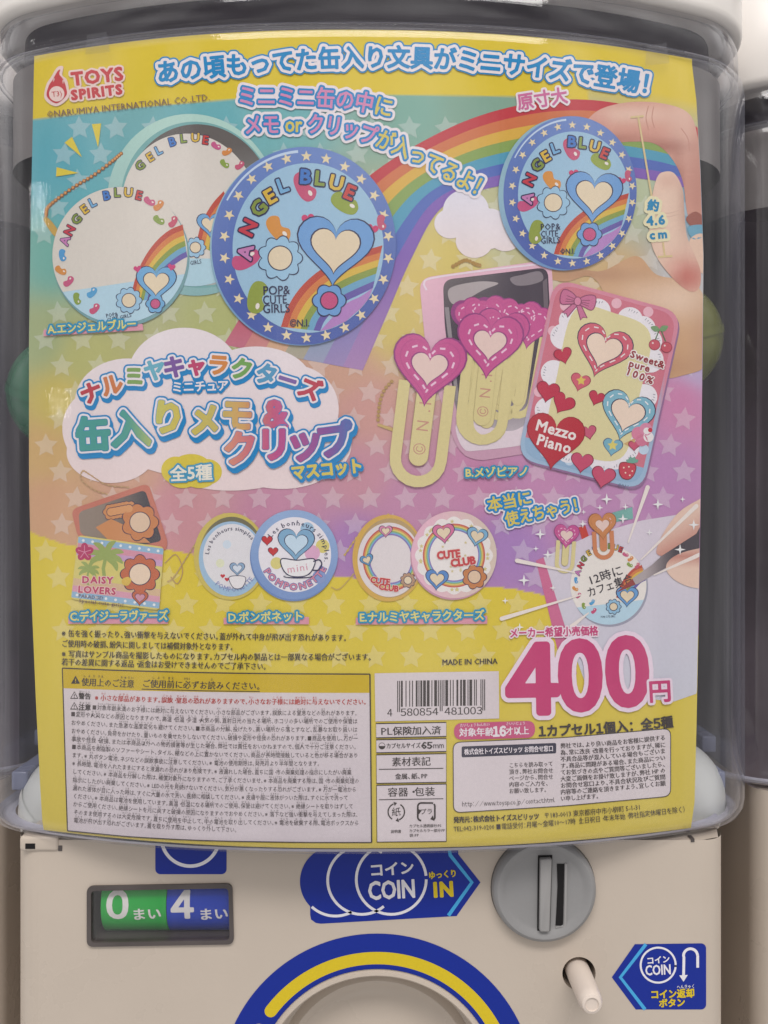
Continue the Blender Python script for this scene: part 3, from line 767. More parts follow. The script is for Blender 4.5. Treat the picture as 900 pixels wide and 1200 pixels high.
def emblem_heart(pr, cx, cy, w, ang, col, layer, rim=1.4, inner=(226, 208, 176), sy=1.0):   # a plain heart motif
    pr.poly(heart(cx, cy, w + 2 * rim, ang, sy=sy), tuple(NAVY), layer); pr.poly(heart(cx, cy, w, ang, sy=sy), c(*col), layer + .5)
    pr.poly(heart(cx, cy + w * .02, w * .68, ang, sy=sy), tuple(NAVY), layer + 1); pr.poly(heart(cx, cy + w * .02, w * .66 - rim, ang, sy=sy), c(*inner), layer + 1.5)
def emblem_flower(pr, cx, cy, r, col, layer, rim=1.2, inner=(226, 208, 176), k=9):
    pr.poly(flower(cx, cy, r + rim, k), tuple(NAVY), layer); pr.poly(flower(cx, cy, r, k), c(*col), layer + .5)
    pr.poly(ell(cx, cy, r * .62), tuple(NAVY), layer + 1); pr.poly(ell(cx, cy, r * .62 - rim), c(*inner), layer + 1.5)
def star_tin(name, oc, orx, ory, orot, fcx, fcy, frx, fry, side, label):
    """round blue tin lid with a ring of stars, as printed"""
    pr = Print(name, poster, label=label); pr.base = 7
    f = lambda u, v: (fcx + u * frx, fcy + v * fry)
    pr.poly(ell(oc[0] + side[0], oc[1] + side[1], orx, ory, orot, 96), lambda x, y: np.array(mixc(c(150, 190, 205), c(110, 150, 200), max(0, min(1, (y - oc[1]) / ory)))), 5)
    pr.poly(ell(*oc, orx, ory, orot, 96), lambda x, y: np.array(mixc(c(112, 142, 205), c(78, 100, 176), max(0, min(1, (y - oc[1] + ory) / (1.5 * ory))))), 5.5)
    line(pr, ell(oc[0], oc[1], orx * .955, ory * .955, orot, 40, 205, 262), orx * .018, c(190, 208, 232), 6, orx * .03)
    for k in range(26):
        a = R(360 / 26 * k - 90); x = fcx + (frx + (orx - frx) * .42) * math.cos(a) - (fcx - oc[0]) * .4; y = fcy + (fry + (ory - fry) * .42) * math.sin(a) - (fcy - oc[1]) * .4
        pr.poly(star(x, y, orx * .062, .42, ang=-90 + k * 5), c(232, 214, 172), 6.5)
    pr.poly(ell(fcx, fcy, frx, fry, 0, 96), c(160, 198, 222), 6.5)
    out = [f(-.36, .93), f(-.28, .72), f(-.13, .5), f(.1, .3), f(.4, .14), f(.72, .04), f(.985, -.03)]
    inn = [f(.16, .98), f(.22, .86), f(.34, .74), f(.5, .63), f(.66, .56), f(.8, .5), f(.86, .47)]
    rainbow_arc(pr, spline(out, 6), spline(inn, 6), 7)
    pr.poly([f(.16, .98)] + spline([f(.16, .98), f(.3, .84), f(.5, .66), f(.7, .57), f(.86, .47)], 5) + [f(.8, .6), f(.7, .71), f(.5, .865), f(.3, .95)], c(186, 134, 200), 7.2)
    for u, v, s, a, q in ((-.05, -.72, .2, 62, (206, 84, 120)), (.48, -.52, .19, 30, (150, 168, 62)), (-.4, -.22, .19, 48, (226, 150, 66)), (-.82, .14, .19, -30, (206, 84, 130)), (-.68, .58, .21, 100, (150, 165, 70)), (.97, -.3, .1, 80, (205, 90, 120))):
        bean(pr, *f(u, v), s * frx, a, q, 7.5)
    letters(pr, [f(-.83, .05) + (-78,), f(-.79, -.24) + (-64,), f(-.655, -.47) + (-44,), f(-.5, -.61) + (-30,), f(-.335, -.74) + (-20,), f(-.03, -.84) + (4,), f(.16, -.82) + (6,), f(.375, -.765) + (14,), f(.555, -.655) + (23,)], frx * .265, 9, frx * .012 + .55, frx * .010)
    emblem_flower(pr, *f(-.37, .12), frx * .27, (158, 200, 226), 9, frx * .014)
    emblem_heart(pr, *f(.36, -.02), frx * 1.0, 4, (112, 164, 220), 9, frx * .02)
    pr.poly(heart(*f(.0, -.34), frx * .17, -8), c(212, 60, 110), 9); pr.poly(heart(*f(.85, -.22), frx * .16, 14), c(212, 60, 110), 9)
    emblem_flower(pr, *f(.28, .62), frx * .2, (112, 164, 220), 9, frx * .016, (206, 80, 130), 6)
    dk = tuple(NAVY)
    for t, v, u1 in (('POP&', .5, -.24), ('CUTE', .61, -.28), ('GIRLS', .715, -.24)):
        text(pr, t, [f(-.6, v), f(u1, v - .01)], frx * .165, dk, 10, .012)
    text(pr, '©N.I.', [f(-.24, .885), f(.02, .88)], frx * .14, dk, 10, .02)
    pr.done()

# ---- open round tin and the loose memo sheet (A)
pr = Print('memo_tin_picture', poster, label='picture of an open mint round tin with a white memo sheet leaning on it')
for cx, cy, a, ln in ((114, 159, 86, 28), (88, 174, 52, 26), (79, 202, 3, 26)):
    pr.poly(rot([(0, 0), (-ln, -5.5), (-ln, 5.5)], *rot([(ln * .5, 0)], cx, cy, a)[0], a), c(232, 208, 62), 4)
ch = spline([(54, 252), (56, 243), (70, 231), (90, 217), (110, 205), (130, 190), (142, 180)], 14)
line(pr, ch, 1.4, c(150, 96, 56), 4)
for p in ch[::3]: pr.poly(ell(p[0], p[1], 2.3, n=12), c(150, 92, 50), 4.4); pr.poly(ell(p[0] - .3, p[1] - .3, 1.5, n=10), c(226, 160, 96), 4.8)
pr.poly(blob([(51, 258), (56, 255), (68, 270), (66, 276), (62, 275)]), c(206, 166, 80), 4.5)
pr.poly(ell(226, 240, 100, 107, -15, 96), lambda x, y: np.array(mixc(c(176, 212, 200), c(140, 186, 186), max(0, min(1, (y - 150) / 180)))), 4)
pr.poly(ell(232, 240, 90, 98, -15, 96), c(122, 178, 176), 4.5)
pr.poly(ell(235, 240, 86, 95, -15, 96), lambda x, y: np.array(mixc(c(98, 92, 88), c(176, 180, 176), max(0, min(1, (y - 170) / 160)))), 5)
pr.poly(ell(223, 246, 80, 90, -14, 96), c(210, 203, 193), 5.5)
pr.poly([p for p in ell(223, 246, 80, 90, -14, 96) if p[1] > 300], c(174, 208, 220), 6)
rainbow_arc(pr, spline([(230, 286), (236, 262), (248, 240), (262, 224)], 6), spline([(258, 300), (262, 285), (270, 270), (280, 262)], 6), 6)
letters(pr, [(164, 194, -40), (176, 184, -32), (186, 176, -26), (202, 166, -16), (215, 162, -6), (229, 161, 0), (241, 164, 8)], 14, 6.5, .75, .5, 'GELBLUE', LCOL[2:])
for x, y, a, q in ((253, 171, 30, (206, 90, 140)), (266, 178, -30, (222, 140, 70)), (263, 192, 40, (140, 165, 70)), (281, 194, -40, (205, 90, 120))): bean(pr, x, y, 6, a, q, 7)
emblem_flower(pr, 229, 290, 11, (158, 200, 226), 7, .9); emblem_heart(pr, 246, 262, 30, 0, (112, 170, 220), 7, 1)
text(pr, 'POP& GIRLS', [(208, 311), (236, 306)], 7, tuple(NAVY), 7)
memo = ell(140.5, 299, 79, 80, 20, 96)
pr.poly(ell(142, 302, 80, 81, 20, 96), c(120, 165, 170), 8)
pr.poly(memo, c(210, 203, 192), 8.5)
low = [p for p in memo if p[1] > 329 + (p[0] - 140) * -.16]
pr.poly(low, lambda x, y: np.array(c(178, 210, 224)), 9)
rainbow_arc(pr, spline([(153, 352), (158, 328), (168, 304), (182, 284), (198, 270), (214, 263)], 6), spline([(176, 352), (181, 336), (190, 322), (202, 312), (212, 305), (219.5, 301)], 6), 9.3)
letters(pr, [(76, 282, -72), (81.5, 270, -62), (89.5, 257, -46), (99, 245, -36), (108.5, 237, -26), (125, 229, -10), (137.5, 225.5, -2), (150.5, 225.5, 4), (163, 229, 14)], 14.5, 10, .75, .5)
for x, y, a, q in ((175, 236, 28, (206, 90, 130)), (186, 241, -48, (222, 140, 70)), (186, 258, 30, (140, 165, 70)), (203, 260, -62, (206, 84, 110)), (73, 299, 80, (84, 160, 215)), (71, 317, 28, (222, 146, 70)), (80.5, 330, -48, (206, 90, 130)), (90, 350, 75, (140, 165, 70)), (108, 343, -50, (84, 165, 215)), (111, 362, -50, (206, 80, 120))):
    bean(pr, x, y, 7, a, q, 10)
emblem_flower(pr, 151, 352, 14, (158, 200, 226), 10.5, .9)
emblem_heart(pr, 183, 330, 46, 2, (112, 176, 222), 10.5, 1.2); pr.poly(heart(161, 315, 9, -8), c(212, 60, 120), 11); pr.poly(heart(201, 313, 9, 10), c(212, 60, 120), 11)
emblem_flower(pr, 182, 356, 10, (112, 176, 222), 10.5, 1, (206, 80, 130), 6)
text(pr, 'POP&', [(124, 370), (138, 367.5)], 6.5, tuple(NAVY), 10.5); text(pr, 'CUTE GIRLS', [(125, 375), (154, 369)], 6, tuple(NAVY), 10.5)
pr.done()
star_tin('star_tin_picture', (356, 288), 108, 116, 4, 361, 290.5, 88.5, 99.5, (-2, 1), 'picture of the big round blue tin lid with a ring of stars')
star_tin('star_tin_picture', (668, 226), 78, 90, 4, 672.5, 228.5, 65.5, 74.5, (-6, 1), 'picture of the small round blue tin lid held in a hand')

# ---- pink tin of paper clips (B)
pr = Print('clip_tin_picture', poster, label='picture of an open pink tin full of pink and cream paper clips')
for p in spline([(531, 312), (540, 307), (547, 305), (556, 309), (562, 311)], 5)[::2]: pr.poly(ell(*p, 2.4, n=10), c(176, 136, 66), 4)
for p in spline([(459, 447), (451, 456), (446, 468), (444, 480), (443, 492)], 5)[::2]: pr.poly(ell(*p, 2.2, n=10), c(186, 150, 90), 4)
pr.poly([(443, 496), (462, 502), (461, 506), (442, 499)], c(206, 176, 110), 4)
pr.poly(rquad([(491, 326), (646, 304), (653, 420), (640, 528), (556, 541), (536, 528), (500, 420)], 16), lambda x, y: np.array(mixc(c(226, 180, 196), c(206, 160, 182), max(0, min(1, (y - 330) / 190)))), 4)
pr.poly(rquad([(519, 328), (642, 313), (647, 420), (632, 512), (548, 526), (532, 470), (521, 380)], 12), lambda x, y: np.array(mixc(mixc(c(70, 60, 72), c(120, 112, 112), max(0, min(1, (600 - x) / 90)) * max(0, min(1, 1 - (y - 320) / 60))), c(190, 180, 186), max(0, min(1, (y - 450) / 60)))), 4.5, 10)
pr.poly(blob([(534, 500), (548, 492), (600, 505), (640, 480), (634, 515), (560, 528), (542, 524)]), c(214, 200, 206), 5)
pr.poly(blob([(527, 338), (560, 330), (584, 332), (566, 340), (548, 350), (530, 356)]), c(176, 166, 166), 4.8)
pr.poly(blob([(598, 326), (612, 322), (632, 318), (636, 328), (620, 334), (604, 334)]), c(138, 128, 134), 4.8)
pr.poly([(521, 360), (526, 360), (538, 470), (534, 470)], c(150, 142, 146), 4.8)
pr.poly([(636, 330), (641, 326), (645, 420), (634, 500), (630, 498), (640, 420)], c(112, 100, 108), 4.8)
line(pr, spline([(500, 340), (497, 332), (506, 326), (560, 318), (644, 308)], 8), 2.2, c(238, 206, 216), 4.8)
CREAM_, PINK_, PLUM = c(226, 212, 150), c(206, 84, 148), c(150, 60, 128)
def clip(pr, hx, hy, w, ang, ln, layer, writing=True, face=True, col=PINK_, wire=CREAM_, plum=PLUM):
    L = lambda pts: rot(pts, hx, hy, ang)
    def loop(wd, bot, top, k=10): 
        r = wd / 2
        return [(-r, top)] + [(-r * math.cos(R(180 * i / k)), bot - r + r * math.sin(R(180 * i / k))) for i in range(k + 1)] + [(r, top)]
    o, i_ = loop(w * .8, ln, w * .2), loop(w * .48, ln - w * .16, w * .2)
    n = len(o); pr.tri(L(o) + L(i_), [(q, q + 1, n + q + 1, n + q) for q in range(n - 1)], wire, layer)
    pr.poly(L(loop(w * .27, ln - w * .3, w * .2)), wire, layer + .2)
    outline(pr, L(loop(w * .27, ln - w * .3, w * .2)), .5, c(190, 170, 120), layer + .4)
    if writing: text(pr, '©N.I.', [L([(0, ln - w * .38)])[0], L([(0, w * .34)])[0]], w * .24, c(206, 150, 130), layer + .5, .0, sx=.9)
    pr.poly(heart(hx, hy - w * .05, w * 1.04, ang, sy=1.08), plum, layer + .8); pr.poly(heart(hx, hy - w * .05, w * .99, ang, sy=1.08), col, layer + 1)
    pr.poly(heart(hx, hy - w * .05, w * .86, ang, sy=1.08), tuple(.8 * np.array(col) + .2 * np.array(plum)), layer + 1.2); pr.poly(heart(hx, hy - w * .05, w * .82, ang, sy=1.08), col, layer + 1.4)
    hp = heart(hx, hy - w * .04, w * .68, ang, 32, sy=1.04)
    for q in range(0, 32, 2): line(pr, [hp[q], hp[q + 1]], w * .028, c(226, 190, 210), layer + 1.6)
    if face: pr.poly(heart(hx, hy - w * .02, w * .54, ang, sy=1.0), plum, layer + 1.6); pr.poly(heart(hx, hy - w * .02, w * .5, ang, sy=1.0), c(222, 196, 186), layer + 1.8)
for x, y, a, s in ((622, 382, 20, 52), (608, 376, 16, 54), (568, 372, -8, 54), (556, 374, -16, 52), (598, 384, 12, 56)):
    clip(pr, x, y, s, a * .5, 110, 5.2 + .0, False, False)

clip(pr, 588, 392, 62, 10, 130, 7.4, False, False)
clip(pr, 574, 404, 76, 6, 118, 9.6)
clip(pr, 503, 432, 84, 7, 140, 12)
pr.done()

# ---- lid of the pink and blue tin
pr = Print('heart_tin_picture', poster, label='picture of a rectangular pink and blue tin lid with a big red heart and a bow')
TL, TR, BR_, BL = np.array((650., 326.)), np.array((799., 366.)), np.array((753., 575.)), np.array((606., 537.))
def T(u, v): return tuple((TL * (1 - u) + TR * u) * (1 - v) + (BL * (1 - u) + BR_ * u) * v)
quad = lambda a, b, e, g: [T(a, b), T(e, b), T(e, g), T(a, g)]
pr.poly([(x + 1.5, y + 3) for x, y in rquad(quad(0, 0, 1, 1), 24)], c(150, 110, 150), 9)
pr.poly(rquad(quad(0, 0, 1, 1), 24), lambda x, y: np.array(c(222, 140, 160)) if y < 470 else np.array(c(160, 190, 216)), 9.5)
up = rquad(quad(.03, .02, .97, .98), 22)
pr.poly(up, c(214, 118, 136), 10)
pr.poly([p for p in up if (p[1] - 498) - (p[0] - 610) * -.32 > 0] , c(150, 184, 214), 10.3)
for u, v in ((.07, .28), (.09, .5), (.06, .62), (.12, .13), (.5, .045), (.75, .045), (.9, .62), (.4, .94), (.62, .95), (.2, .93), (.08, .8), (.94, .78)):
    pr.poly(ell(*T(u, v), 6, n=20), c(228, 178, 190) if v < .65 else c(186, 206, 222), 10.6)
lace = []
for k in range(18):
    a = 2 * math.pi * k / 18; sx_ = .5 + .36 * (abs(math.cos(a)) ** .6) * (1 if math.cos(a) > 0 else -1); sy_ = .5 + .39 * (abs(math.sin(a)) ** .6) * (1 if math.sin(a) > 0 else -1)
    pr.poly(ell(*T(sx_, sy_), 15, n=28), c(222, 218, 222), 10.9)
    q = T(sx_, sy_)
    for m in range(4): line(pr, rot([(9 + m % 2, -5 + 3 * m), (12, -5 + 3.4 * m)], *q, math.degrees(a) + 12), .6, c(120, 120, 140), 11.6)
pr.poly(blob([T(.2, .14), T(.5, .1), T(.8, .16), T(.82, .5), T(.8, .84), T(.5, .9), T(.2, .84), T(.17, .5)]), c(224, 214, 160), 11.3)
# bow
PB, PD = c(206, 110, 150), c(140, 60, 100)
bx, by = 677, 353
for sgn in (-1, 1):
    w_ = rot([(0, -2), (sgn * 9, -9), (sgn * 19, -10), (sgn * 21, 0), (sgn * 18, 7), (sgn * 8, 5), (0, 3)], bx, by, 12)
    tl_ = rot([(0, 2), (sgn * 5, 4), (sgn * 15, 17), (sgn * 10, 17), (sgn * 8, 21), (0, 6)], bx, by, 12)
    for z in (tl_, blob(w_, 4)): pr.poly(z, PB, 12); outline(pr, z, 1.1, PD, 12.4)
    for m in (-4, 0, 3): line(pr, rot([(sgn * 4, m * .5), (sgn * 14, m)], bx, by, 12), .8, PD, 12.4)
pr.poly(ell(bx, by, 4.2, 5), c(222, 130, 166), 12.6); outline(pr, ell(bx, by, 4.2, 5, n=20), 1, PD, 12.9)
# big plain hearts and a star in the tin's colours
emblem_heart(pr, 707, 408, 66, 18, (214, 92, 112), 12, 1.2, (228, 206, 186)); emblem_heart(pr, 735, 484, 62, 16, (128, 186, 206), 12, 1.2, (228, 206, 186))
hp = heart(707, 407.5, 55, 18, 36)
for q in range(0, 36, 2): line(pr, [hp[q], hp[q + 1]], 1.4, c(232, 214, 214), 13.8)
hp = heart(735, 483.5, 51, 16, 36)
for q in range(0, 36, 2): line(pr, [hp[q], hp[q + 1]], 1.4, c(226, 226, 226), 13.8)
pr.poly(heart(680, 447, 24, 16), c(150, 40, 70), 12); pr.poly(heart(680, 447, 22, 16), c(214, 92, 112), 12.3); pr.poly(star(681, 446, 6, .5), c(230, 200, 90), 12.6)
pr.poly(heart(718, 523, 24, 10), c(70, 90, 130), 12); pr.poly(heart(718, 523, 22, 10), c(120, 180, 200), 12.3); pr.poly(star(718, 522, 6.5, .5), c(230, 214, 110), 12.6)
for x, y, w_, a, q in ((660, 416, 20, -15, (196, 44, 72)), (642, 458, 26, 12, (196, 44, 72)), (660, 472, 26, 30, (196, 44, 72)), (699, 466, 18, 20, (196, 44, 72)), (690, 506, 17, -10, (206, 90, 120)), (682, 541, 25, 8, (206, 80, 112)), (707, 558, 27, 12, (206, 80, 112)), (743, 522, 12, 0, (206, 80, 112))):
    pr.poly(heart(x, y, w_ + 2, a), c(130, 30, 60), 12.4); pr.poly(heart(x, y, w_, a), c(*q), 12.7)
# cherry, ice cream, strawberry
for x, y in ((767, 404), (781, 407)): pr.poly(ell(x, y, 6.8, 6.5, n=24), c(150, 50, 70), 12); pr.poly(ell(x, y, 6, 5.7, n=24), c(206, 84, 100), 12.3); pr.poly(ell(x - 2, y - 2, 1.2, n=8), c(232, 200, 200), 12.6)
line(pr, [(768, 398), (772, 388), (773, 386)], 1.3, c(90, 120, 80), 12.5); line(pr, [(780, 400), (776, 390), (774, 386)], 1.3, c(90, 120, 80), 12.5)
for a in (200, -25): pr.poly(blob(rot([(0, 0), (5, -3.4), (11, 0), (5, 3.4)], 773, 387, a)), c(120, 160, 110), 12.7)
pr.poly([(731, 520), (746, 512), (741, 525)], c(214, 170, 110), 12.2)
for x, y, r, q in ((748, 508, 8, (222, 130, 160)), (757, 503, 7.5, (222, 140, 170)), (752, 516, 7, (216, 120, 150)), (760, 512, 6, (226, 218, 216)), (758, 505, 4, (226, 218, 216))): pr.poly(ell(x, y, r, n=24), c(*q), 12.9)
pr.poly(ell(762, 504, 2.6, n=12), c(206, 40, 60), 13.3)
sb = blob(rot([(-9, -7), (0, -9), (9, -7), (9, 3), (4, 10), (-4, 10), (-9, 3)], 735, 551, 8)); pr.poly(sb, c(204, 56, 76), 12); outline(pr, sb, 1, c(120, 40, 50), 12.3)
for x, y in ((731, 548), (737, 547), (741, 552), (733, 554), (738, 557)): pr.poly(ell(x, y, 1, n=8), c(234, 210, 190), 12.6)
for a in (-60, -20, 20, 60): pr.poly(rot([(0, 0), (-2.2, -6), (0, -8.5), (2.2, -6)], 741, 543, a), c(110, 170, 150), 12.8)
# the red heart with the name
pr.poly(heart(650.5, 513, 69, 8, sy=1.06), c(150, 36, 52), 13.2); pr.poly(heart(650.5, 513, 67, 8, sy=1.06), c(190, 44, 58), 13.5)
lw = c(230, 214, 210)
bubble(pr, along('Mezzo', [(628, 497), (676, 510)], 18, sx=1.0), [(.55, lw)], 14, .4); bubble(pr, along('Piano', [(629, 514), (670, 525.5)], 18, sx=.95), [(.55, lw)], 14, .4)
dr = c(150, 42, 52)
for t, p in (('Sweet&', [(739, 414), (779, 428)]), ('pure', [(737, 425), (762, 432)]), ('100%', [(733, 434), (767, 447)])): bubble(pr, along(t, p, 11.5), [(1.6, c(226, 218, 214)), (.4, dr)], 13, .35)
text(pr, '©N.I.', [(724, 568), (738, 571)], 6, c(110, 120, 150), 13)
pr.done()

# ---- title
pr = Print('title_lettering', poster)
TB = c(26, 138, 204); TW = c(226, 216, 218)
NC = [(196, 60, 72), (216, 128, 76), (130, 168, 90), (100, 178, 200), (124, 84, 160), (200, 66, 110), (222, 140, 70), (120, 172, 90), (84, 158, 200), (128, 96, 168), (196, 64, 84)]
its = [setc(ch, x, y, h, a) for ch, x, y, h, a in (('ナ', 107, 460, 26, -22), ('ル', 131, 451, 26, -17), ('ミ', 157, 441, 25, -12), ('ヤ', 181, 434, 26, -7), ('キ', 204, 430, 27, -3), ('ャ', 230, 431, 24, 0), ('ラ', 256, 428, 26, 4), ('ク', 283, 432, 27, 9), ('タ', 312, 438, 26, 13), ('ー', 337, 445, 24, 17), ('ズ', 364, 455, 27, 22))]
bubble(pr, its, [(5.6, TB), (3.6, TW), (1.3, TW)], 6, .6, (1.5, 3.5), fills=[c(*q) for q in NC])
bubble(pr, along('ミニチュア', [(201, 453.5), (268, 451.5)], 14), [(2.3, TB), (.4, TW)], 9, .4, (.6, 1.5))
GR = [(60, (66, 162, 158)), (110, (70, 160, 150)), (150, (80, 164, 150)), (185, (206, 200, 96)), (215, (222, 200, 90)), (250, (206, 190, 100)), (285, (222, 170, 100)), (320, (206, 92, 130)), (345, (196, 90, 160)), (400, (120, 110, 180))]
def grad(x, y):
    xs = [g[0] for g in GR]; return np.array(c(*[np.interp(x, xs, [g[1][k] for g in GR]) for k in range(3)]))
GR2 = [(265, (226, 150, 120)), (300, (214, 110, 130)), (325, (196, 76, 140)), (355, (170, 84, 150)), (385, (140, 84, 160)), (405, (96, 110, 180))]
def grad2(x, y):
    xs = [g[0] for g in GR2]; return np.array(c(*[np.interp(x, xs, [g[1][k] for g in GR2]) for k in range(3)]))
its = [setc(ch, x, y, h, a, sx) for ch, x, y, h, a, sx in (('缶', 109, 508, 42, -4, 1), ('入', 153, 502, 45, -3, 1.05), ('り', 197, 489, 42, 3, 1), ('メ', 240, 492, 40, 0, .9), ('モ', 278, 487, 40, 2, .95), ('&', 323, 485, 44, 0, 1))]
its2 = [setc(ch, x, y, h, a) for ch, x, y, h, a in (('ク', 281, 525, 42, -4), ('リ', 321, 521, 42, 0), ('ッ', 358, 524, 46, -4), ('プ', 394, 514, 44, -8))]
bubble(pr, its, [(7.0, TB), (5.0, TW), (2.7, TB), (2.1, grad)], 9, .7, (2, 4.5)); bubble(pr, its2, [(7.0, TB), (5.0, TW), (2.7, TB), (2.1, grad2)], 12, .7, (2, 4.5))
bubble(pr, along('マスコット', [(341, 554), (425, 545)], 19), [(3.0, TB), (.9, c(226, 206, 96))], 13, .5, (1, 2))
bubble(pr, along('全5種', [(199, 555), (249, 553)], 20), [(2.6, c(70, 160, 200)), (.5, c(224, 220, 206))], 9, .4)
pr.done()

# ---- headline lettering
pr = Print('headline_lettering', poster)
HB = c(14, 138, 202); HW = c(224, 214, 216)
bubble(pr, along('あの頃もってた缶入り文具がミニサイズで登場！', [(183, 85), (300, 73.5), (400, 67.5), (480, 67), (580, 73), (680, 85), (777, 101)], 28), [(6.2, HB), (4.4, HW), (1.0, HB)], 6, .6)
pr.done(); pr = Print('subtitle_lettering', poster)
PK, YW = c(222, 140, 186), c(226, 206, 96)
its = along('ミニミニ缶の中に', [(278, 112), (345, 113), (410, 117), (461, 127)], 26)
fl = [PK] * 7 + [YW]
its2 = along('メモ or クリップが入ってるよ！', [(286, 146), (345, 145), (392, 147), (440, 160), (482, 177), (522, 198), (574, 225)], 26)
fl2 = [PK, PK, YW, YW] + [PK] * 4 + [YW] * 7
SB = c(30, 138, 204)
bubble(pr, its, [(6.0, HW), (2.9, SB), (.5, PK)], 6, .55, fills=fl); bubble(pr, its2, [(6.0, HW), (2.9, SB), (.5, PK)], 6.2, .55, fills=fl2)
pr.done(); pr = Print('size_lettering', poster)
bubble(pr, along('原寸大', [(606, 120), (665, 111)], 21), [(3.0, HW), (.6, c(214, 110, 160))], 6, .45)
pr.done(); pr = Print('slogan_lettering', poster)
YB = [(4.6, HW), (2.8, SB), (.5, YW)]
bubble(pr, along('本当に', [(571, 592), (623, 582)], 18), YB, 9, .45); bubble(pr, along('使えちゃう！', [(592, 609), (686, 589)], 18), YB, 9.3, .45)
pr.done()

# ---- maker's mark
pr = Print('maker_logo', poster, label="red flame and red letters on a pale ground")
RD = c(204, 52, 58); PA = c(236, 200, 192)
fl_ = blob([(66, 121), (55, 113), (57, 101), (62, 93), (67, 84), (70.5, 81.5), (69.5, 87), (74, 93), (77.5, 103), (77.5, 112)], 6)
pr.poly(blob([(66, 124.5), (52.5, 116), (54, 100), (60, 90), (67, 79), (74, 78), (73, 88), (78, 93), (80.5, 103), (80, 115)], 6), PA, 5)
pr.poly(fl_, RD, 6); pr.poly(ell(66.5, 110, 9, n=36), PA, 7)
text(pr, 'T3)', [(60.5, 110.5), (73, 109)], 9, RD, 8, .0)
line(pr, [(63.5, 92), (62.5, 96)], 1.6, PA, 7, .4); line(pr, [(74, 94), (73.8, 98)], 1.6, PA, 7, .4)
lg = along('TOYS', [(83, 92.5), (144.5, 85.5)], 21.5) + along('SPIRITS', [(82.5, 111.5), (143.5, 104)], 15.5)
bubble(pr, lg, [(3.2, PA), (.95, RD)], 6, .45)
pr.done()
pr = Print('copyright_lettering', poster)
text(pr, '©NARUMIYA INTERNATIONAL CO.,LTD.', [(55, 134), (150, 124), (246, 113.5)], 11.2, c(128, 100, 84), 6, .008)
pr.done()

# ---- captions A to E
def caption(t, p, h, strip):
    pr = Print('caption_lettering', poster)
    if strip: pr.poly(strip, c(226, 154, 172), 9.5)
    bubble(pr, along(t, p, h, True), [(2.5, c(46, 150, 192)), (.35, c(236, 224, 130))], 14, .4); pr.done()
caption('A.エンジェルブルー', [(56, 386), (160, 379)], 12.5, [(51, 386.5), (167, 379.5), (168, 387), (51, 394)])
caption('B.メゾピアノ', [(545, 554), (620, 552)], 12.5, None)
caption('C.デイジーラヴァーズ', [(82, 722.5), (197, 721)], 13, [(80, 723.5), (196.5, 722.5), (197, 731), (80, 731)])
caption('D.ポンポネット', [(267, 723.5), (356, 722)], 13, [(262, 724), (362, 723), (362, 731.5), (262, 731.5)])
caption('E.ナルミヤキャラクターズ', [(421, 723.5), (568, 720.5)], 13, [(417, 724), (571, 721.5), (571, 731), (417, 732)])

# ---- orange tin with palm-tree card (C)
pr = Print('palm_tin_picture', poster, label='picture of an orange tin of clips with a striped palm tree lid')
ch = spline([(150, 571), (125, 568), (105, 556), (97, 552), (95, 562), (110, 574), (125, 579)], 10)
line(pr, ch, 1.3, c(190, 150, 110), 4)
for p in ch[::3]: pr.poly(ell(*p, 1.2, n=8), c(206, 170, 124), 4.4)
pr.poly(rquad([(83, 597), (174, 566), (198, 640), (190, 648), (92, 632)], 9), c(206, 122, 102), 4.5)
pr.poly(rquad([(92, 600), (170, 574), (190, 634), (150, 642), (94, 626)], 6), lambda x, y: np.array(mixc(c(150, 134, 120), c(70, 66, 72), max(0, min(1, (x - 120) / 50)))), 5)
OR_, OD = c(216, 146, 92), c(160, 92, 56)
for k in range(6): emblem_flower(pr, 130 + k * 4.2, 600 - k * .8, 8.5, (216, 146, 92), 5.2 + k * .3, .7, (226, 160, 104), 6)
pr.poly([(112, 618), (130, 608), (160, 622), (176, 636), (130, 636)], OR_, 6)
emblem_flower(pr, 164, 612, 20, (210, 132, 78), 7.6, .9, (226, 196, 166), 7)
card = rquad([(91.5, 627), (192, 641), (186.5, 715), (83, 702)], 5)
pr.poly(card, lambda x, y: np.array(c(226, 212, 120)) if True else 0, 10)
def stripe(v0, v1, col, lay): 
    A, B, C_, D_ = np.array((92., 629)), np.array((191.5, 643)), np.array((186.5, 713)), np.array((83.7, 700))
    q = lambda u, v: tuple((A * (1 - u) + B * u) * (1 - v) + (D_ * (1 - u) + C_ * u) * v)
    pr.poly([q(0, v0), q(1, v0), q(1, v1), q(0, v1)], c(*col), lay); return q
stripe(.0, .1, (150, 190, 220), 10.3); stripe(.1, .2, (222, 150, 170), 10.3); stripe(.2, .3, (206, 160, 200), 10.3); stripe(.68, .8, (224, 190, 150), 10.3); stripe(.8, .9, (222, 160, 180), 10.3); qf = stripe(.9, 1, (150, 190, 220), 10.3)
for k in range(9): pr.poly(ell(*qf(.06 + k * .11, .05), 1.7, n=8), c(220, 224, 226), 10.7); pr.poly(ell(*qf(.06 + k * .11, .95), 1.7, n=8), c(220, 224, 226), 10.7)
for k in range(5):
    a = R(k * 72 - 90); pr.poly(ell(99 + 5.4 * math.cos(a), 647 + 5.4 * math.sin(a), 5.6, 4.3, k * 72 - 90, 20), c(190, 50, 100), 11); line(pr, [(99, 647), (99 + 8 * math.cos(a), 647 + 8 * math.sin(a))], .8, c(226, 150, 180), 11.4)
PG = c(158, 176, 96)
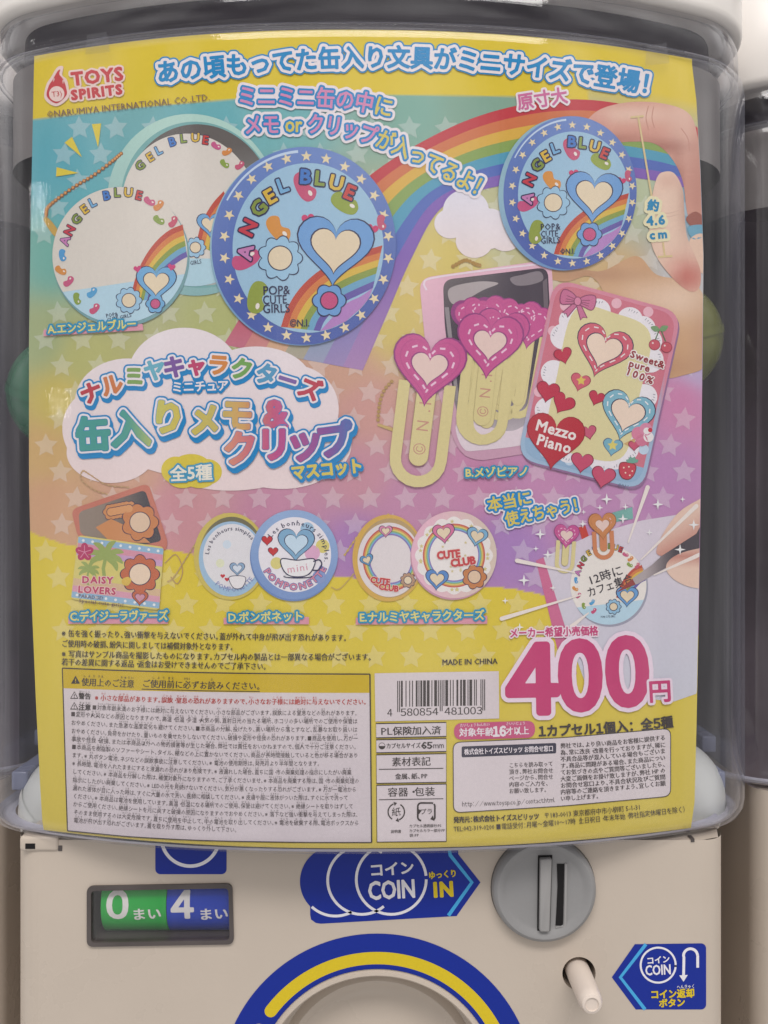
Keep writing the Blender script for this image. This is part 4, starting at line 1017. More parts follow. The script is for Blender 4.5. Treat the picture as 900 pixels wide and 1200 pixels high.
for cx, cy, s in ((124, 652, 1.0), (104, 668, .6)):
    for a in (-160, -120, -70, -25, 10, 40, 165, 200):
        pr.poly(blob(rot([(0, 0), (8, -4), (17, -2), (21, 5), (12, 3), (5, 3)] if abs(a) < 90 else [(0, 0), (8, 4), (17, 2), (21, -5), (12, -3), (5, -3)], cx, cy, a, s), 5), PG, 10.9)
    line(pr, [(cx, cy), (cx - 3 * s, cy + 14 * s), (cx - 1 * s, cy + 30 * s)], 4 * s, PG, 10.9)
bubble(pr, along('DAISY', [(95, 679), (133, 680)], 11), [(1.2, c(232, 200, 190)), (.45, c(200, 70, 110))], 11.5, .35)
bubble(pr, along('LOVERS', [(91, 690), (136, 693)], 11), [(1.2, c(232, 200, 190)), (.45, c(200, 70, 110))], 11.5, .35)
text(pr, 'PARADISE!', [(92, 698), (121, 701)], 6, c(120, 90, 100), 11.5); text(pr, 'Special cute girls!', [(92, 703.5), (145, 709)], 6.2, c(120, 90, 100), 11.5)
emblem_flower(pr, 164, 673, 21, (202, 104, 66), 11.5, 1.0, (230, 206, 180), 8); emblem_heart(pr, 164, 700, 18, 4, (200, 100, 64), 11.5, .9, (214, 150, 170))
pr.poly(blob([(143, 679), (150, 676), (154, 680), (150, 686), (144, 685)]), c(228, 190, 80), 14)
ch = spline([(193, 660), (206, 650), (214, 668), (208, 684), (200, 676)], 8); line(pr, ch, 1.0, c(190, 150, 110), 4)
pr.done()

# ---- blue tin with the cup (D) and rainbow ring tin (E)
def ring_text(pr, s, cx, cy, rx, ry, a0, a1, h, col, layer, bub=None):
    p = [(cx + rx * math.cos(R(a0 + (a1 - a0) * k / 24)), cy + ry * math.sin(R(a0 + (a1 - a0) * k / 24))) for k in range(25)]
    it = along(s, p, h, smooth=False)
    if bub: bubble(pr, it, bub, layer, .35)
    else: put(pr, it, col, layer, .015, 1)
pr = Print('cup_tin_picture', poster, label='picture of two round tins, the blue lid printed with a white cup')
ch = spline([(262, 602), (240, 622), (222, 648), (204, 676), (196, 682)], 14); line(pr, ch, 1.2, c(190, 160, 110), 4)
for p in ch[::3]: pr.poly(ell(*p, 1.2, n=8), c(206, 176, 120), 4.4)
pr.poly(ell(270, 652, 43, 51, 0, 72), c(216, 196, 100), 5); pr.poly(ell(271.5, 652, 38, 46.5, 0, 72), lambda x, y: np.array(mixc(c(120, 116, 90), c(206, 196, 120), max(0, min(1, (y - 620) / 30)))), 5.4)
pr.poly(ell(271, 655, 38, 44, 0, 72), c(164, 196, 222), 5.8); pr.poly(ell(272, 652, 34, 38, 0, 72), c(216, 214, 216), 6.2)
for x, y, r, q in ((266, 638, 5, (200, 212, 222)), (258, 660, 5, (218, 220, 190)), (300, 640, 4, (224, 210, 216))): pr.poly(ell(x, y, r, n=20), c(*q), 6.5)
ring_text(pr, 'Les bonheurs simples', 273, 655, 31, 36, -172, -40, 6.8, tuple(NAVY), 7)
emblem_heart(pr, 278, 666, 17, 0, (150, 180, 210), 7, .7, (206, 214, 224)); pr.poly(blob([(269, 676), (287, 676), (285, 687), (278, 690), (272, 687)]), c(226, 220, 220), 8.8); outline(pr, blob([(269, 676), (287, 676), (285, 687), (278, 690), (272, 687)], 5), .7, tuple(NAVY), 9.1)
for x, y in ((261, 675), (266, 679)): pr.poly(heart(x, y, 5.5), c(206, 60, 70), 7)
ring_text(pr, 'POMPONETTE', 272, 653, 30, 37.5, 128, 40, 8.5, c(140, 150, 200), 7)
pr.poly(ell(344, 652.5, 51, 52, 0, 84), c(110, 140, 196), 9); pr.poly(ell(345, 650, 51, 52.5, 0, 84), lambda x, y: np.array(mixc(c(150, 180, 222), c(126, 156, 210), max(0, min(1, (y - 620) / 70)))), 9.4)
pr.poly(ell(345.5, 650, 42.5, 44, 0, 84), c(222, 218, 222), 9.8)
for x, y, r, q in ((360, 620, 8, (160, 196, 222)), (378, 640, 8, (228, 214, 120)), (366, 648, 9, (222, 170, 200)), (374, 676, 8, (140, 160, 210)), (324, 660, 7, (228, 216, 130))): pr.poly(ell(x, y, r, n=28), c(*q), 10.1)
ring_text(pr, 'Les bonheurs simples.', 346, 651, 37.5, 38.5, -146, 12, 8.6, tuple(NAVY), 10.5)
ring_text(pr, 'POMPONETTE', 345, 648, 37.5, 39.5, 152, 24, 10.5, None, 10.5, [(1.1, c(110, 120, 180)), (.3, c(222, 140, 160))])
emblem_heart(pr, 347, 636, 42, 2, (128, 176, 210), 10.5, 1.1, (190, 212, 226))
cup = blob([(330, 655), (348, 656.5), (368, 655), (367, 666), (360, 674), (349, 676), (338, 674), (331, 666)], 6)
pr.poly(cup, c(226, 222, 222), 12.4); outline(pr, cup, 1.3, tuple(NAVY), 12.8); line(pr, spline([(367, 658), (374, 656), (377, 661), (373, 668), (365, 668)], 6), 1.5, tuple(NAVY), 12.8)
pr.poly(ell(349, 675.5, 17, 2.4, n=30), tuple(NAVY), 12.2); pr.poly(ell(349, 675, 15.8, 1.5, n=30), c(226, 222, 222), 12.5)
text(pr, 'mini', [(335, 667.5), (361, 663.5)], 12, c(222, 150, 170), 13.2, .0)
for x, y, w_ in ((313, 633, 12), (320, 646, 11)): pr.poly(heart(x, y, w_ + 1.4), tuple(NAVY), 10.6); pr.poly(heart(x, y, w_), c(204, 52, 56), 10.9)
pr.done()
pr = Print('rainbow_tin_picture', poster, label='picture of two round tins printed with a rainbow ring')
ch = spline([(455, 603), (425, 622), (404, 650)], 12); line(pr, ch, 1.3, c(206, 176, 96), 4)
for p in ch[::2]: pr.poly(ell(*p, 1.4, n=8), c(216, 180, 90), 4.4)
line(pr, spline([(415, 672), (398, 690), (388, 688)], 6), 1.3, c(206, 176, 96), 4)
pr.poly(ell(455, 654, 42, 51, 0, 84), c(222, 178, 84), 5); pr.poly(ell(457, 654, 38, 46.5, 0, 84), c(190, 160, 110), 5.4); pr.poly(ell(456, 656, 37, 43.5, 0, 84), c(214, 206, 206), 5.8)
def ring_bow(pr, cx, cy, rx, ry, t, lay, n=72):
    for k, b in enumerate([(206, 90, 84), (222, 150, 90), (228, 206, 110), (140, 184, 120), (120, 180, 214), (140, 120, 190)]):
        r0, r1 = 1 - t * k / 6, 1 - t * (k + 1) / 6
        A, B = ell(cx, cy, rx * r0, ry * r0, n=n), ell(cx, cy, rx * r1, ry * r1, n=n)
        pr.tri(A + B, [(i, (i + 1) % n, n + (i + 1) % n, n + i) for i in range(n)], c(*b), lay)
ring_bow(pr, 458, 655, 33, 38, .27, 6.2)
emblem_heart(pr, 452, 622, 15, 0, (224, 140, 176), 7, .8); emblem_heart(pr, 430, 656, 15, -20, (100, 160, 206), 7, .8); emblem_flower(pr, 478, 680, 8, (190, 150, 120), 7, .7)
rc = c(206, 66, 70); ro = c(232, 206, 196)
bubble(pr, along('CUTE', [(434, 679), (457, 682)], 9.5), [(1.1, ro), (.5, rc)], 8, .35); bubble(pr, along('CLUB', [(444, 687), (467, 690)], 9.5), [(1.1, ro), (.5, rc)], 8, .35)
pr.poly(ell(531, 652, 50, 51, 0, 84), c(206, 150, 170), 9); pr.poly(ell(532, 650, 50, 51, 0, 84), lambda x, y: np.array(mixc(c(226, 180, 196), c(214, 196, 180), max(0, min(1, (x - 500) / 70)))), 9.4)
pr.poly(flower(532, 651, 44.5, 16, .05), c(224, 218, 214), 9.8)
random.seed(3)
for k in range(22):
    a = random.uniform(0, 6.28); pr.poly(star(532 + 39.5 * math.cos(a), 651 + 40 * math.sin(a), 2.8, .45), c(220, 206, 140), 10.1)
ring_bow(pr, 532, 651, 36.5, 37.5, .22, 10.3)
for k in range(9): pr.poly(star(514 + random.uniform(0, 36), 632 + random.uniform(0, 40), 2.0, .45), c(222, 206, 150), 10.6)
emblem_heart(pr, 520, 624, 25, -6, (222, 116, 160), 11, .9); emblem_heart(pr, 559, 628, 24, 12, (128, 182, 216), 11, .9); emblem_heart(pr, 512, 678, 26, 4, (88, 140, 206), 11, .9); emblem_flower(pr, 556, 676, 13, (206, 130, 76), 11, .9, (226, 196, 166), 7)
bubble(pr, along('CUTE', [(512, 651), (539, 648)], 12.5), [(1.4, ro), (.7, rc)], 12.5, .35); bubble(pr, along('CLUB', [(528, 660), (557, 656)], 12.5), [(1.4, ro), (.7, rc)], 12.5, .35)
pr.done()

# ---- note being written (bottom right)
pr = Print('writing_picture', poster, label='picture of a round note clipped to a notebook while a hand writes on it')
pr.poly([(628, 657), (637, 653), (668, 742), (676, 790), (660, 790), (646, 730)], c(214, 110, 150), 2)
pr.poly([(637, 653), (690, 628), (752, 610), (837, 596), (836, 806), (790, 822), (690, 812), (664, 740)], lambda x, y: np.array(mixc(c(206, 196, 206), c(196, 196, 206), max(0, min(1, (y - 620) / 160)))), 2.4)
pr.poly([(678, 618), (686, 616), (690, 628), (682, 632)], c(206, 70, 60), 3); pr.poly([(717, 601), (741, 594), (742, 608), (720, 612)], c(120, 180, 170), 3)
m2 = ell(713, 686, 44.5, 46, 0, 84)
pr.poly(ell(714.5, 688, 45, 46.5, 0, 84), c(160, 160, 176), 3.4); pr.poly(m2, c(222, 216, 208), 3.8); pr.poly([p for p in m2 if p[1] > 708 - (p[0] - 700) * .1], c(180, 210, 224), 4.1)
rainbow_arc(pr, spline([(722, 700), (728, 684), (740, 668), (752, 662)], 6), spline([(738, 706), (742, 694), (750, 684), (757, 680)], 6), 4.3)
letters(pr, [(677, 671, -72), (680.5, 662.5, -56), (684, 655, -42), (690, 648, -30), (697, 643.5, -22), (708, 640.5, -6), (715, 640, 2), (721.5, 641.5, 10), (727.5, 644, 20)], 8.6, 4.6, .5, .3)
for x, y, a, q in ((733, 650, 20, (206, 90, 130)), (739, 655, -40, (222, 140, 70)), (738, 662, 30, (140, 165, 70)), (747, 663, -60, (206, 84, 110)), (675, 680, 80, (84, 160, 215)), (674, 690, 28, (222, 146, 70)), (678, 698, -48, (206, 90, 130)), (684, 710, 75, (140, 165, 70)), (694, 706, -50, (84, 165, 215)), (696, 716, -50, (206, 80, 120))): bean(pr, x, y, 3.7, a, q, 5)
emblem_flower(pr, 719, 711, 8, (150, 196, 224), 5, .8); emblem_heart(pr, 735, 698, 25, 2, (104, 160, 214), 5, 1)
text(pr, 'POP& CUTE GIRLS', [(704, 723), (721, 722)], 3.6, tuple(NAVY), 5)
bubble(pr, along('12時に', [(689, 681), (730, 667)], 13.5), [(.12, c(60, 56, 62))], 5.5, .35); bubble(pr, along('カフェ集合', [(688, 695), (741, 677)], 12.5), [(.12, c(60, 56, 62))], 5.5, .35)
clip(pr, 664, 628, 29, 4, 44, 6, False, True); clip(pr, 706, 616, 32, -3, 40, 6, False, True, c(212, 140, 86), c(214, 136, 92), c(150, 92, 54))
# hand and pen
sk1, sk2 = c(228, 196, 176), c(206, 140, 124)
hs = lambda x, y: np.array(mixc(sk1, sk2, max(0, min(1, (y - 590 - (830 - x) * .55) / 34))))
pr.poly(blob([(836, 578), (818, 586), (796, 600), (779, 622), (770, 642), (771, 650), (783, 651), (800, 640), (820, 626), (837, 616)]), hs, 6, 8)
pr.poly([(737, 688), (741, 678), (764, 662), (776, 651), (837, 612), (837, 640), (790, 660), (768, 672), (748, 684)], lambda x, y: np.array(mixc(c(176, 164, 164), c(66, 58, 66), max(0, min(1, (x - 757) / 30)))), 6.4)
pr.poly([(723, 694), (741, 678), (745, 685)], c(150, 60, 56), 6.6)
pr.poly(blob([(837, 643), (818, 643), (796, 649), (783, 658), (781, 668), (790, 679), (806, 687), (824, 690), (837, 690)]), lambda x, y: np.array(mixc(sk1, sk2, max(0, min(1, 1 - abs(y - 652) / 14)))), 6.8, 8)
RY = c(238, 214, 206)
for a, b in (((606, 657), (674, 671)), ((588, 725), (681, 697)), ((759, 571), (736, 636)), ((816, 593), (751, 656)), ((820, 650), (766, 674)), ((670, 734), (690, 718))): line(pr, [a, ((a[0] + b[0]) / 2, (a[1] + b[1]) / 2), b], 5, RY, 8, 1.5); pr.poly(ell(*a, 2.5, n=14), RY, 8)
for x, y, r in ((633, 626, 6.5), (642, 650, 6), (614, 680, 7), (711, 585, 7), (703, 595, 4), (771, 591, 6.5), (800, 585, 3.5), (683, 614, 5), (730, 608, 6), (797, 644, 6.5), (813, 615, 6.5), (761, 624, 4), (648, 689, 4), (592, 704, 4), (684, 600, 3), (609, 735, 5), (628, 643, 3.5), (642, 736, 4), (733, 594, 4)):
    pr.poly(star(x, y, r, .28, 4), c(242, 226, 222), 8.5)
pr.done()
# ================================================================ notices
INK = c(66, 58, 56)
pr = Print('notice_lettering', poster)
for t, p in (('※缶を強く振ったり、強い衝撃を与えないでください。蓋が外れて中身が飛び出す恐れがあります。', [(72, 742), (240, 745.5), (407, 747.5)]), ('ご使用時の破損、紛失に関しましては補償対象外となります。', [(72, 754), (180, 756.5), (274, 758)]),
             ('※写真はサンプル商品を撮影したものになります。カプセル内の製品とは一部異なる場合がございます。', [(72, 766), (250, 769.5), (436, 770)]), ('若干の差異に関する返品・返金はお受けできませんのでご了承下さい。', [(72, 775.5), (200, 779), (313, 781)])):
    text(pr, t, p, 9.3, INK, 6, .022)
pr.done(); pr = Print('origin_lettering', poster)
text(pr, 'MADE IN CHINA', [(518, 776), (583, 774.5)], 9.6, INK, 6, .022)
pr.done(); pr = Print('retail_price_lettering', poster)
bubble(pr, along('メーカー希望小売価格', [(597, 742), (701, 739)], 12), [(1.9, c(228, 206, 214)), (.35, c(206, 70, 124))], 9, .4)
pr.done()

FURI = dict([('使用', 'しよう'), ('注意', 'ちゅうい'), ('前', 'まえ'), ('必', 'かなら'), ('読', 'よ'), ('小', 'ちい'), ('部品', 'ぶひん'), ('誤飲', 'ごいん'), ('窒息', 'ちっそく'), ('恐', 'おそ'), ('子様', 'こさま'), ('絶対', 'ぜったい'), ('与', 'あた'), ('対象年齢', 'たいしょうねんれい'), ('未満', 'みまん'), ('変形', 'へんけい'), ('火災', 'かさい'), ('原因', 'げんいん'), ('高温', 'こうおん'), ('低温', 'ていおん'), ('多湿', 'たしつ'), ('火気', 'かき'), ('側', 'そば'), ('直射日光', 'ちょくしゃにっこう'), ('場所', 'ばしょ'), ('保管', 'ほかん'), ('急激', 'きゅうげき'), ('温度変化', 'おんどへんか'), ('避', 'さ'), ('本商品', 'ほんしょうひん'), ('分解', 'ぶんかい'), ('投', 'な'), ('高', 'たか'), ('落', 'お'), ('乱暴', 'らんぼう'), ('扱', 'あつか'), ('負荷', 'ふか'), ('重', 'おも'), ('乗', 'の'), ('破損', 'はそん'), ('怪我', 'けが'), ('万', 'まん'), ('一', 'いち'), ('事故', 'じこ'), ('以外', 'いがい'), ('物的損害等', 'ぶってきそんがいとう'), ('生', 'しょう'), ('場合', 'ばあい'), ('弊社', 'へいしゃ'), ('責任', 'せきにん'), ('個人', 'こじん'), ('十分', 'じゅうぶん'), ('樹脂製', 'じゅしせい'), ('棚', 'たな'), ('上', 'うえ'), ('置', 'お'), ('商品', 'しょうひん'), ('長時間', 'ちょうじかん'), ('接触', 'せっしょく'), ('色', 'いろ'), ('移', 'うつ'), ('丸', 'まる'), ('電池', 'でんち'), ('期限', 'きげん'), ('発売月', 'はつばいつき'), ('半年間', 'はんとしかん'), ('入', 'い'), ('液漏', 'えきも'), ('危険', 'きけん'), ('直', 'ただ'), ('国', 'くに'), ('市', 'し'), ('廃棄', 'はいき'), ('処理', 'しょり'), ('指示', 'しじ'), ('際', 'さい'), ('補償対象外', 'ほしょうたいしょうがい'), ('了承', 'りょうしょう'), ('光', 'ひかり'), ('見続', 'みつづ'), ('気分', 'きぶん'), ('悪', 'わる'), ('漏', 'も'), ('液体', 'えきたい'), ('目', 'め'), ('時', 'とき'), ('大量', 'たいりょう'), ('水', 'みず'), ('洗', 'あら'), ('医師', 'いし'), ('相談', 'そうだん'), ('皮膚', 'ひふ'), ('服', 'ふく'), ('絶縁', 'ぜつえん'), ('取', 'と'), ('元', 'もと'), ('戻', 'もど'), ('落下', 'らっか'), ('強', 'つよ'), ('衝撃', 'しょうげき'), ('大変', 'たいへん'), ('中止', 'ちゅうし'), ('中', 'なか'), ('出', 'だ'), ('破棄', 'はき'), ('飛', 'と'), ('蓋', 'ふた'), ('外', 'はず'), ('下', 'くだ'), ('警告', 'けいこく')])
FK = sorted(FURI, key=len, reverse=True)
def ruby(pr, s, path, h, col, layer, up=.66, size=.36):
    it = along(s, path, h, True); pos = [j for j, ch in enumerate(s) if ch not in ' \u3000']
    j = 0
    while j < len(s):
        k = next((k for k in FK if s.startswith(k, j)), None)
        if not k: j += 1; continue
        if j in pos and j + len(k) - 1 in pos:
            a, b = it[pos.index(j)], it[pos.index(j + len(k) - 1)]
            pa = a[2] + a[1] @ np.array([.08, .38 + up]); pb = b[2] + b[1] @ np.array([.92, .38 + up])
            text(pr, FURI[k], [tuple(pa), tuple(pb)], h * size, col, layer, .01, sx=min(1, .9 * np.linalg.norm(pb - pa) / (len(FURI[k]) * h * size)))
        j += len(k)
box_l = lambda y: 73.2 + (y - 783) * .029
pr = Print('warning_panel', poster, label='white notice box with a yellow heading strip and fine print')
bot = spline([(79, 973.5), (120, 977.5), (160, 981), (240, 985), (340, 987), (435.5, 987.3)], 6)
tp = spline([(73, 783), (150, 786), (250, 788.5), (340, 789.6), (433.5, 790)], 6)
pr.poly(tp + bot[::-1], lambda x, y: np.array(mixc(c(208, 198, 200), c(200, 190, 194), max(0, min(1, (y - 800) / 180)))), 4, 30)
hb = spline([(74, 806.5), (150, 809), (250, 811), (340, 811.8), (434, 812)], 6)
pr.poly(tp + hb[::-1], c(214, 182, 36), 4.5)
frame = tp + bot[::-1]
line(pr, tp, 1.4, INK, 5.2); line(pr, bot, 1.2, INK, 5.2); line(pr, [tp[0], bot[0]], 1.2, INK, 5.2); line(pr, [tp[-1], bot[-1]], 1.6, INK, 5.2)
def warn(x, y, s, filled):
    t = [(x, y - s), (x + s * 1.02, y + s * .8), (x - s * 1.02, y + s * .8)]
    pr.poly(t, INK, 6)
    if not filled: pr.poly([(x, y - s * .7), (x + s * .72, y + s * .62), (x - s * .72, y + s * .62)], c(206, 196, 198), 6.3)
    col = c(214, 182, 36) if filled else INK
    line(pr, [(x, y - s * .3), (x, y + s * .22)], s * .2, col, 6.6); pr.poly(ell(x, y + s * .46, s * .12, n=8), col, 6.6)
warn(88.5, 797, 5.2, True); warn(87, 815, 4.8, False); warn(87, 827.5, 4.8, False)
t1, t2 = '使用上のご注意', 'ご使用前に必ずお読みください。'
text(pr, t1, [(95.5, 799), (157.5, 801.5)], 10.2, INK, 6, .02); ruby(pr, t1, [(95.5, 799), (157.5, 801.5)], 10.2, INK, 6, .7, .34)
p = [(166.5, 800.8), (240, 803), (306, 804)]; text(pr, t2, p, 10.2, INK, 6, .02); ruby(pr, t2, p, 10.2, INK, 6, .7, .34)
line(pr, [(166, 807.5), (240, 809.6), (304.5, 810.4)], .9, INK, 6)
DK = c(86, 76, 76)
for t, p in (('警告', [(92, 815.5), (106.5, 816)]), ('注意', [(92, 828.5), (106.5, 829)])): text(pr, t, p, 7.8, INK, 6, .03); ruby(pr, t, p, 7.8, DK, 6)
SH = lambda x0, x1, y0, y1: [(x0 + (x1 - x0) * u, y0 + (y1 - y0) * v) for u, v in ((0, 0), (.22, .5), (.46, .86), (.74, .98), (1, 1))]
t = '※小さな部品があります。誤飲・窒息の恐れがありますので、小さなお子様には絶対に与えないでください。'
text(pr, t, SH(111, 430, 817.5, 822.5), 7.6, c(196, 62, 54), 6, .022); ruby(pr, t, SH(111, 430, 817.5, 822.5), 7.6, c(196, 62, 54), 6)
LINES = [('■対象年齢未満のお子様には絶対に与えないでください。小さな部品がございます。誤飲による窒息などの恐れがあります。', 108, 419, 828.8, 835.6),
 ('■変形や火災などの原因となりますので、高温・低温・多湿・火気の側、直射日光の当たる場所、ホコリの多い場所でのご使用や保管は', 83, 419, 836.6, 845.2),
 ('おやめください。また急激な温度変化も避けてください。■本商品の分解、投げたり、高い場所から落とすなど、乱暴なお取り扱いは', 83.2, 419, 846.6, 855),
 ('おやめください。負荷をかけたり、重いものを乗せたりしないでください。破損や変形や怪我の恐れがあります。■商品を使用し、万が一', 83.4, 419.5, 856.4, 865.2),
 ('事故や怪我・破損、または本商品以外への物的損害等が生じた場合、弊社では責任をおいかねますので、個人で十分ご注意ください。', 83.6, 418, 865.8, 875.2),
 ('■本商品を樹脂製のソファーやシート、タイル、棚などの上に置かないでください。商品が長時間接触していると色が移る場合があり', 84, 420, 875, 885.2),
 ('ます。※丸ボタン電池、ネジなどの誤飲事故に注意してください。※電池の使用期限は、発売月より半年間となります。', 84.2, 375, 884.6, 894.8),
 ('※長時間、電池を入れたままにすると液漏れの恐れがあり危険です。※液漏れした場合、直ちに国・市の廃棄処理の指示にしたがい廃棄', 84.5, 412, 894.4, 905.2),
 ('してください。※本商品を分解した際は、補償対象外になりますので、ご了承くださいませ。※本商品を廃棄する際は、国・市の廃棄処理の', 84.8, 421, 904, 915.2),
 ('指示にしたがい廃棄してください。※LEDの光を見続けないでください。気分が悪くなったりする恐れがございます。※万が一電池から', 85, 418, 913.6, 925.2),
 ('漏れた液体が目に入った時は、すぐに大量の水で洗い、医師に相談してください。※皮膚や服に液体がついた際は、すぐに水で洗って', 85.2, 408, 923.2, 935),
 ('ください。※本商品は電池を使用しています。高温・低温になる場所でのご使用、保管は避けてください。※絶縁シートを取りはずして', 85.4, 414, 932.6, 945),
 ('からご使用ください。絶縁シートを元に戻すと破損の原因になりますのでおやめください。※落下など強い衝撃を与えてしまった際は、', 85.6, 420, 942, 954.6),
 ('そのまま使用するのは大変危険です。直ちに使用を中止して、中の電池を取り出してください。※電池を破棄する際、電池ボックスから', 86, 421, 951.6, 964.4),
 ('電池が飛び出す恐れがございます。蓋を取り外す際は、ゆっくり外して下さい。', 86.2, 278, 961, 972.6)]
for t, x0, x1, y0, y1 in LINES:
    p = SH(x0, x1, y0, y1) if x1 > 300 else [(x0, y0), ((x0 + x1) / 2, y0 + (y1 - y0) * .62), (x1, y1)]
    text(pr, t, p, 6.8, c(82, 72, 72), 6, 0); ruby(pr, t, p, 6.8, c(112, 102, 102), 6)
pr.done()

# ---- bar code, material and packing boxes
pr = Print('barcode', poster, label='white bar code panel')
WP = c(208, 198, 200)
pr.poly([(439, 789), (584.5, 786.5), (585, 842), (440, 845.5)], WP, 4)
Lc = '0001101 0011001 0010011 0111101 0100011 0110001 0101111 0111011 0110111 0001011'.split()
code = '4580854481003'; par = {'4': 'LGLLGG'}['4']
inv = lambda s: ''.join('10'[int(b)] for b in s)
bits = '101' + ''.join(Lc[int(d)] if q == 'L' else inv(Lc[int(d)])[::-1] for d, q in zip(code[1:7], par)) + '01010' + ''.join(inv(Lc[int(d)]) for d in code[7:]) + '101'
bx0, bw = 465.5, (568.5 - 465.5) / 95; j = 0
while j < 95:
    if bits[j] == '1':
        k = j
        while k < 95 and bits[k] == '1': k += 1
        u = (j - 47) / 95 * -1.8; lg = 833.5 if j < 3 or 45 <= j < 50 or j >= 92 else 827.5
        pr.poly([(bx0 + j * bw, 797 + u), (bx0 + k * bw, 797 + u), (bx0 + k * bw, lg + u), (bx0 + j * bw, lg + u)], INK, 5); j = k
    else: j += 1
for t, p in ((fw('4'), [(453.5, 835), (460, 835)]), (fw('580854'), [(469, 834.6), (514, 833.6)]), (fw('481003'), [(520.5, 833.4), (565.5, 832.4)])): text(pr, t, p, 11.5, INK, 5, .012)
pr.done()
pr = Print('material_panel', poster, label='column of four white boxes on insurance, capsule size, materials and packing')
def fbox(q, w=1.1): pr.poly(q, WP, 4); outline(pr, q, w, INK, 5)
fbox([(440.5, 848), (523, 846.6), (523, 863), (440.8, 864.6)]); fbox([(440.8, 867), (523, 865.6), (523, 880.6), (441, 882.2)]); fbox([(441, 884.6), (523, 883.2), (523, 916.6), (441.3, 918)]); fbox([(441.3, 920.4), (523, 918.8), (523, 986), (441.8, 986.8)])
text(pr, fw('PL保険加入済'), [(446.5, 857), (517, 855.6)], 11, INK, 6, .02)
pr.poly(ell(447.6, 874.2, 3.9, n=30), INK, 6); pr.poly(ell(447.6, 874.2, 3.3, n=30, a0=180, a1=360), WP, 6.4)
text(pr, 'カプセルサイズ', [(452.5, 874.2), (493, 873.5)], 7.2, INK, 6, .025); text(pr, fw('65'), [(493.5, 873.6), (507, 873.3)], 10.5, INK, 6, .045); text(pr, fw('mm'), [(507.5, 873.8), (520.5, 873.4)], 8.4, INK, 6, .015)
text(pr, '素材表記', [(459, 892.8), (505, 892)], 11.4, INK, 6, .012); line(pr, [(444, 901.6), (519.5, 900.4)], .9, INK, 6); text(pr, '金属、紙、PP', [(463, 910), (501, 909.3)], 7.4, INK, 6, .022)
text(pr, '容器・包装', [(454, 928.4), (510, 927.4)], 11.4, INK, 6, .012); line(pr, [(444, 937.2), (519.5, 936)], .9, INK, 6)
for a in (0, 180):
    line(pr, ell(464.4, 951.4, 9.6, 9.8, n=16, a0=a - 60, a1=a + 70), 1.5, INK, 6)
    ex, ey = 464.4 + 9.6 * math.cos(R(a + 74)), 951.4 + 9.8 * math.sin(R(a + 74)); pr.poly(rot([(-2.6, 0), (2.6, 0), (0, 3.6)], ex, ey, a + 74), INK, 6.2)
text(pr, '紙', [(458.8, 951.4), (470, 951.2)], 11, INK, 6, .0)
sq = rrect(489.6, 941, 509.6, 961.6, 4); 
line(pr, sq[3:12], 2.0, INK, 6); line(pr, sq[14:] + sq[:3], 2.0, INK, 6)
for x, y, a in ((508.2, 958.8, 75), (490, 951, 180 + 75)): pr.poly(rot([(-3.4, 0), (3.4, 0), (0, 4.2)], x, y, a), INK, 6.2)
text(pr, 'プラ', [(492.4, 951.2), (507.2, 950.8)], 7.6, INK, 6, .01)
text(pr, '説明書', [(458, 974.6), (470.2, 974.3)], 4.3, INK, 6, .015)
for t, x1, y in (('カプセル透明部分:PS', 517, 968), ('カプセルカラー部分:PP', 521.5, 973.6), ('袋:PP', 491, 979.2)): text(pr, t, [(479.5, y), (x1, y - .5)], 4.3, INK, 6, .015)
pr.done()

# ---- price and the maker's contact box
pr = Print('price_lettering', poster)
PKP = c(206, 62, 118)
its = [setc('４', 624, 795.5, 106, -1, .92), setc('０', 680, 791.5, 103, -1.5, .78), setc('０', 735, 787, 101, -2.5, .78)]
bubble(pr, its, [(9.6, c(232, 206, 218)), (4.6, PKP)], 10, .9, res=5)
bubble(pr, [setc('円', 773.5, 810.5, 28, -3)], [(3.6, c(232, 206, 218)), (.8, PKP)], 12.5, .5)
pr.done()
pr = Print('contents_lettering', poster)
bubble(pr, along('１カプセル１個入：全５種', [(631, 857), (715, 852.5), (789, 845.5)], 15), [(.5, INK)], 6, .4)
pr.done()
pr = Print('age_pill', poster, label='pink rounded pill with white lettering')
pr.poly(rquad([(532, 847.5), (627, 844.5), (627, 864.5), (532, 867)], 9.9), c(208, 88, 130), 5)
lw = c(232, 214, 218)
text(pr, '対象年齢', [(538, 858.4), (578.5, 857.4)], 10.6, lw, 6, .03); bubble(pr, along(fw('16'), [(577.5, 857.2), (593, 856.4)], 15), [(.8, lw)], 6, .4); text(pr, '才以上', [(592.5, 856.8), (620, 855.8)], 10.2, lw, 6, .03)
text(pr, 'たいしょうねんれい', [(539, 850), (574, 848.8)], 4.4, lw, 6, .012); text(pr, 'さいいじょう', [(592.5, 848.2), (616, 847.4)], 4.4, lw, 6, .012)
pr.done()
pr = Print('contact_panel', poster, label='white rounded contact box with a dark heading bar')
q = rquad([(531, 870), (660, 864.5), (786, 853.5), (786, 933), (660, 944.5), (531.5, 952.5)], 9); pr.poly(q, WP, 4); outline(pr, q, .9, INK, 5)
pr.poly(rquad([(541, 874.8), (651.8, 870.6), (651.8, 882.8), (541, 887.6)], 2), c(60, 58, 74), 5)
text(pr, '株式会社トイズスピリッツ お問合せ窓口', [(544, 881.2), (648.5, 876.9)], 7.6, c(222, 214, 218), 6, .03)
for t, x1, y0, y1 in (('こちらを読み取って', 648, 897, 895), ('頂き、弊社お問合せ', 648.5, 904.6, 902.8), ('ページから、問合せ', 648.5, 912, 910.2), ('内容のご入力を、', 643, 919.4, 917.8), ('お願い致します。', 641, 927, 925.4)): text(pr, t, [(596.5, y0), (x1, y1)], 6.6, DK, 6, .014)
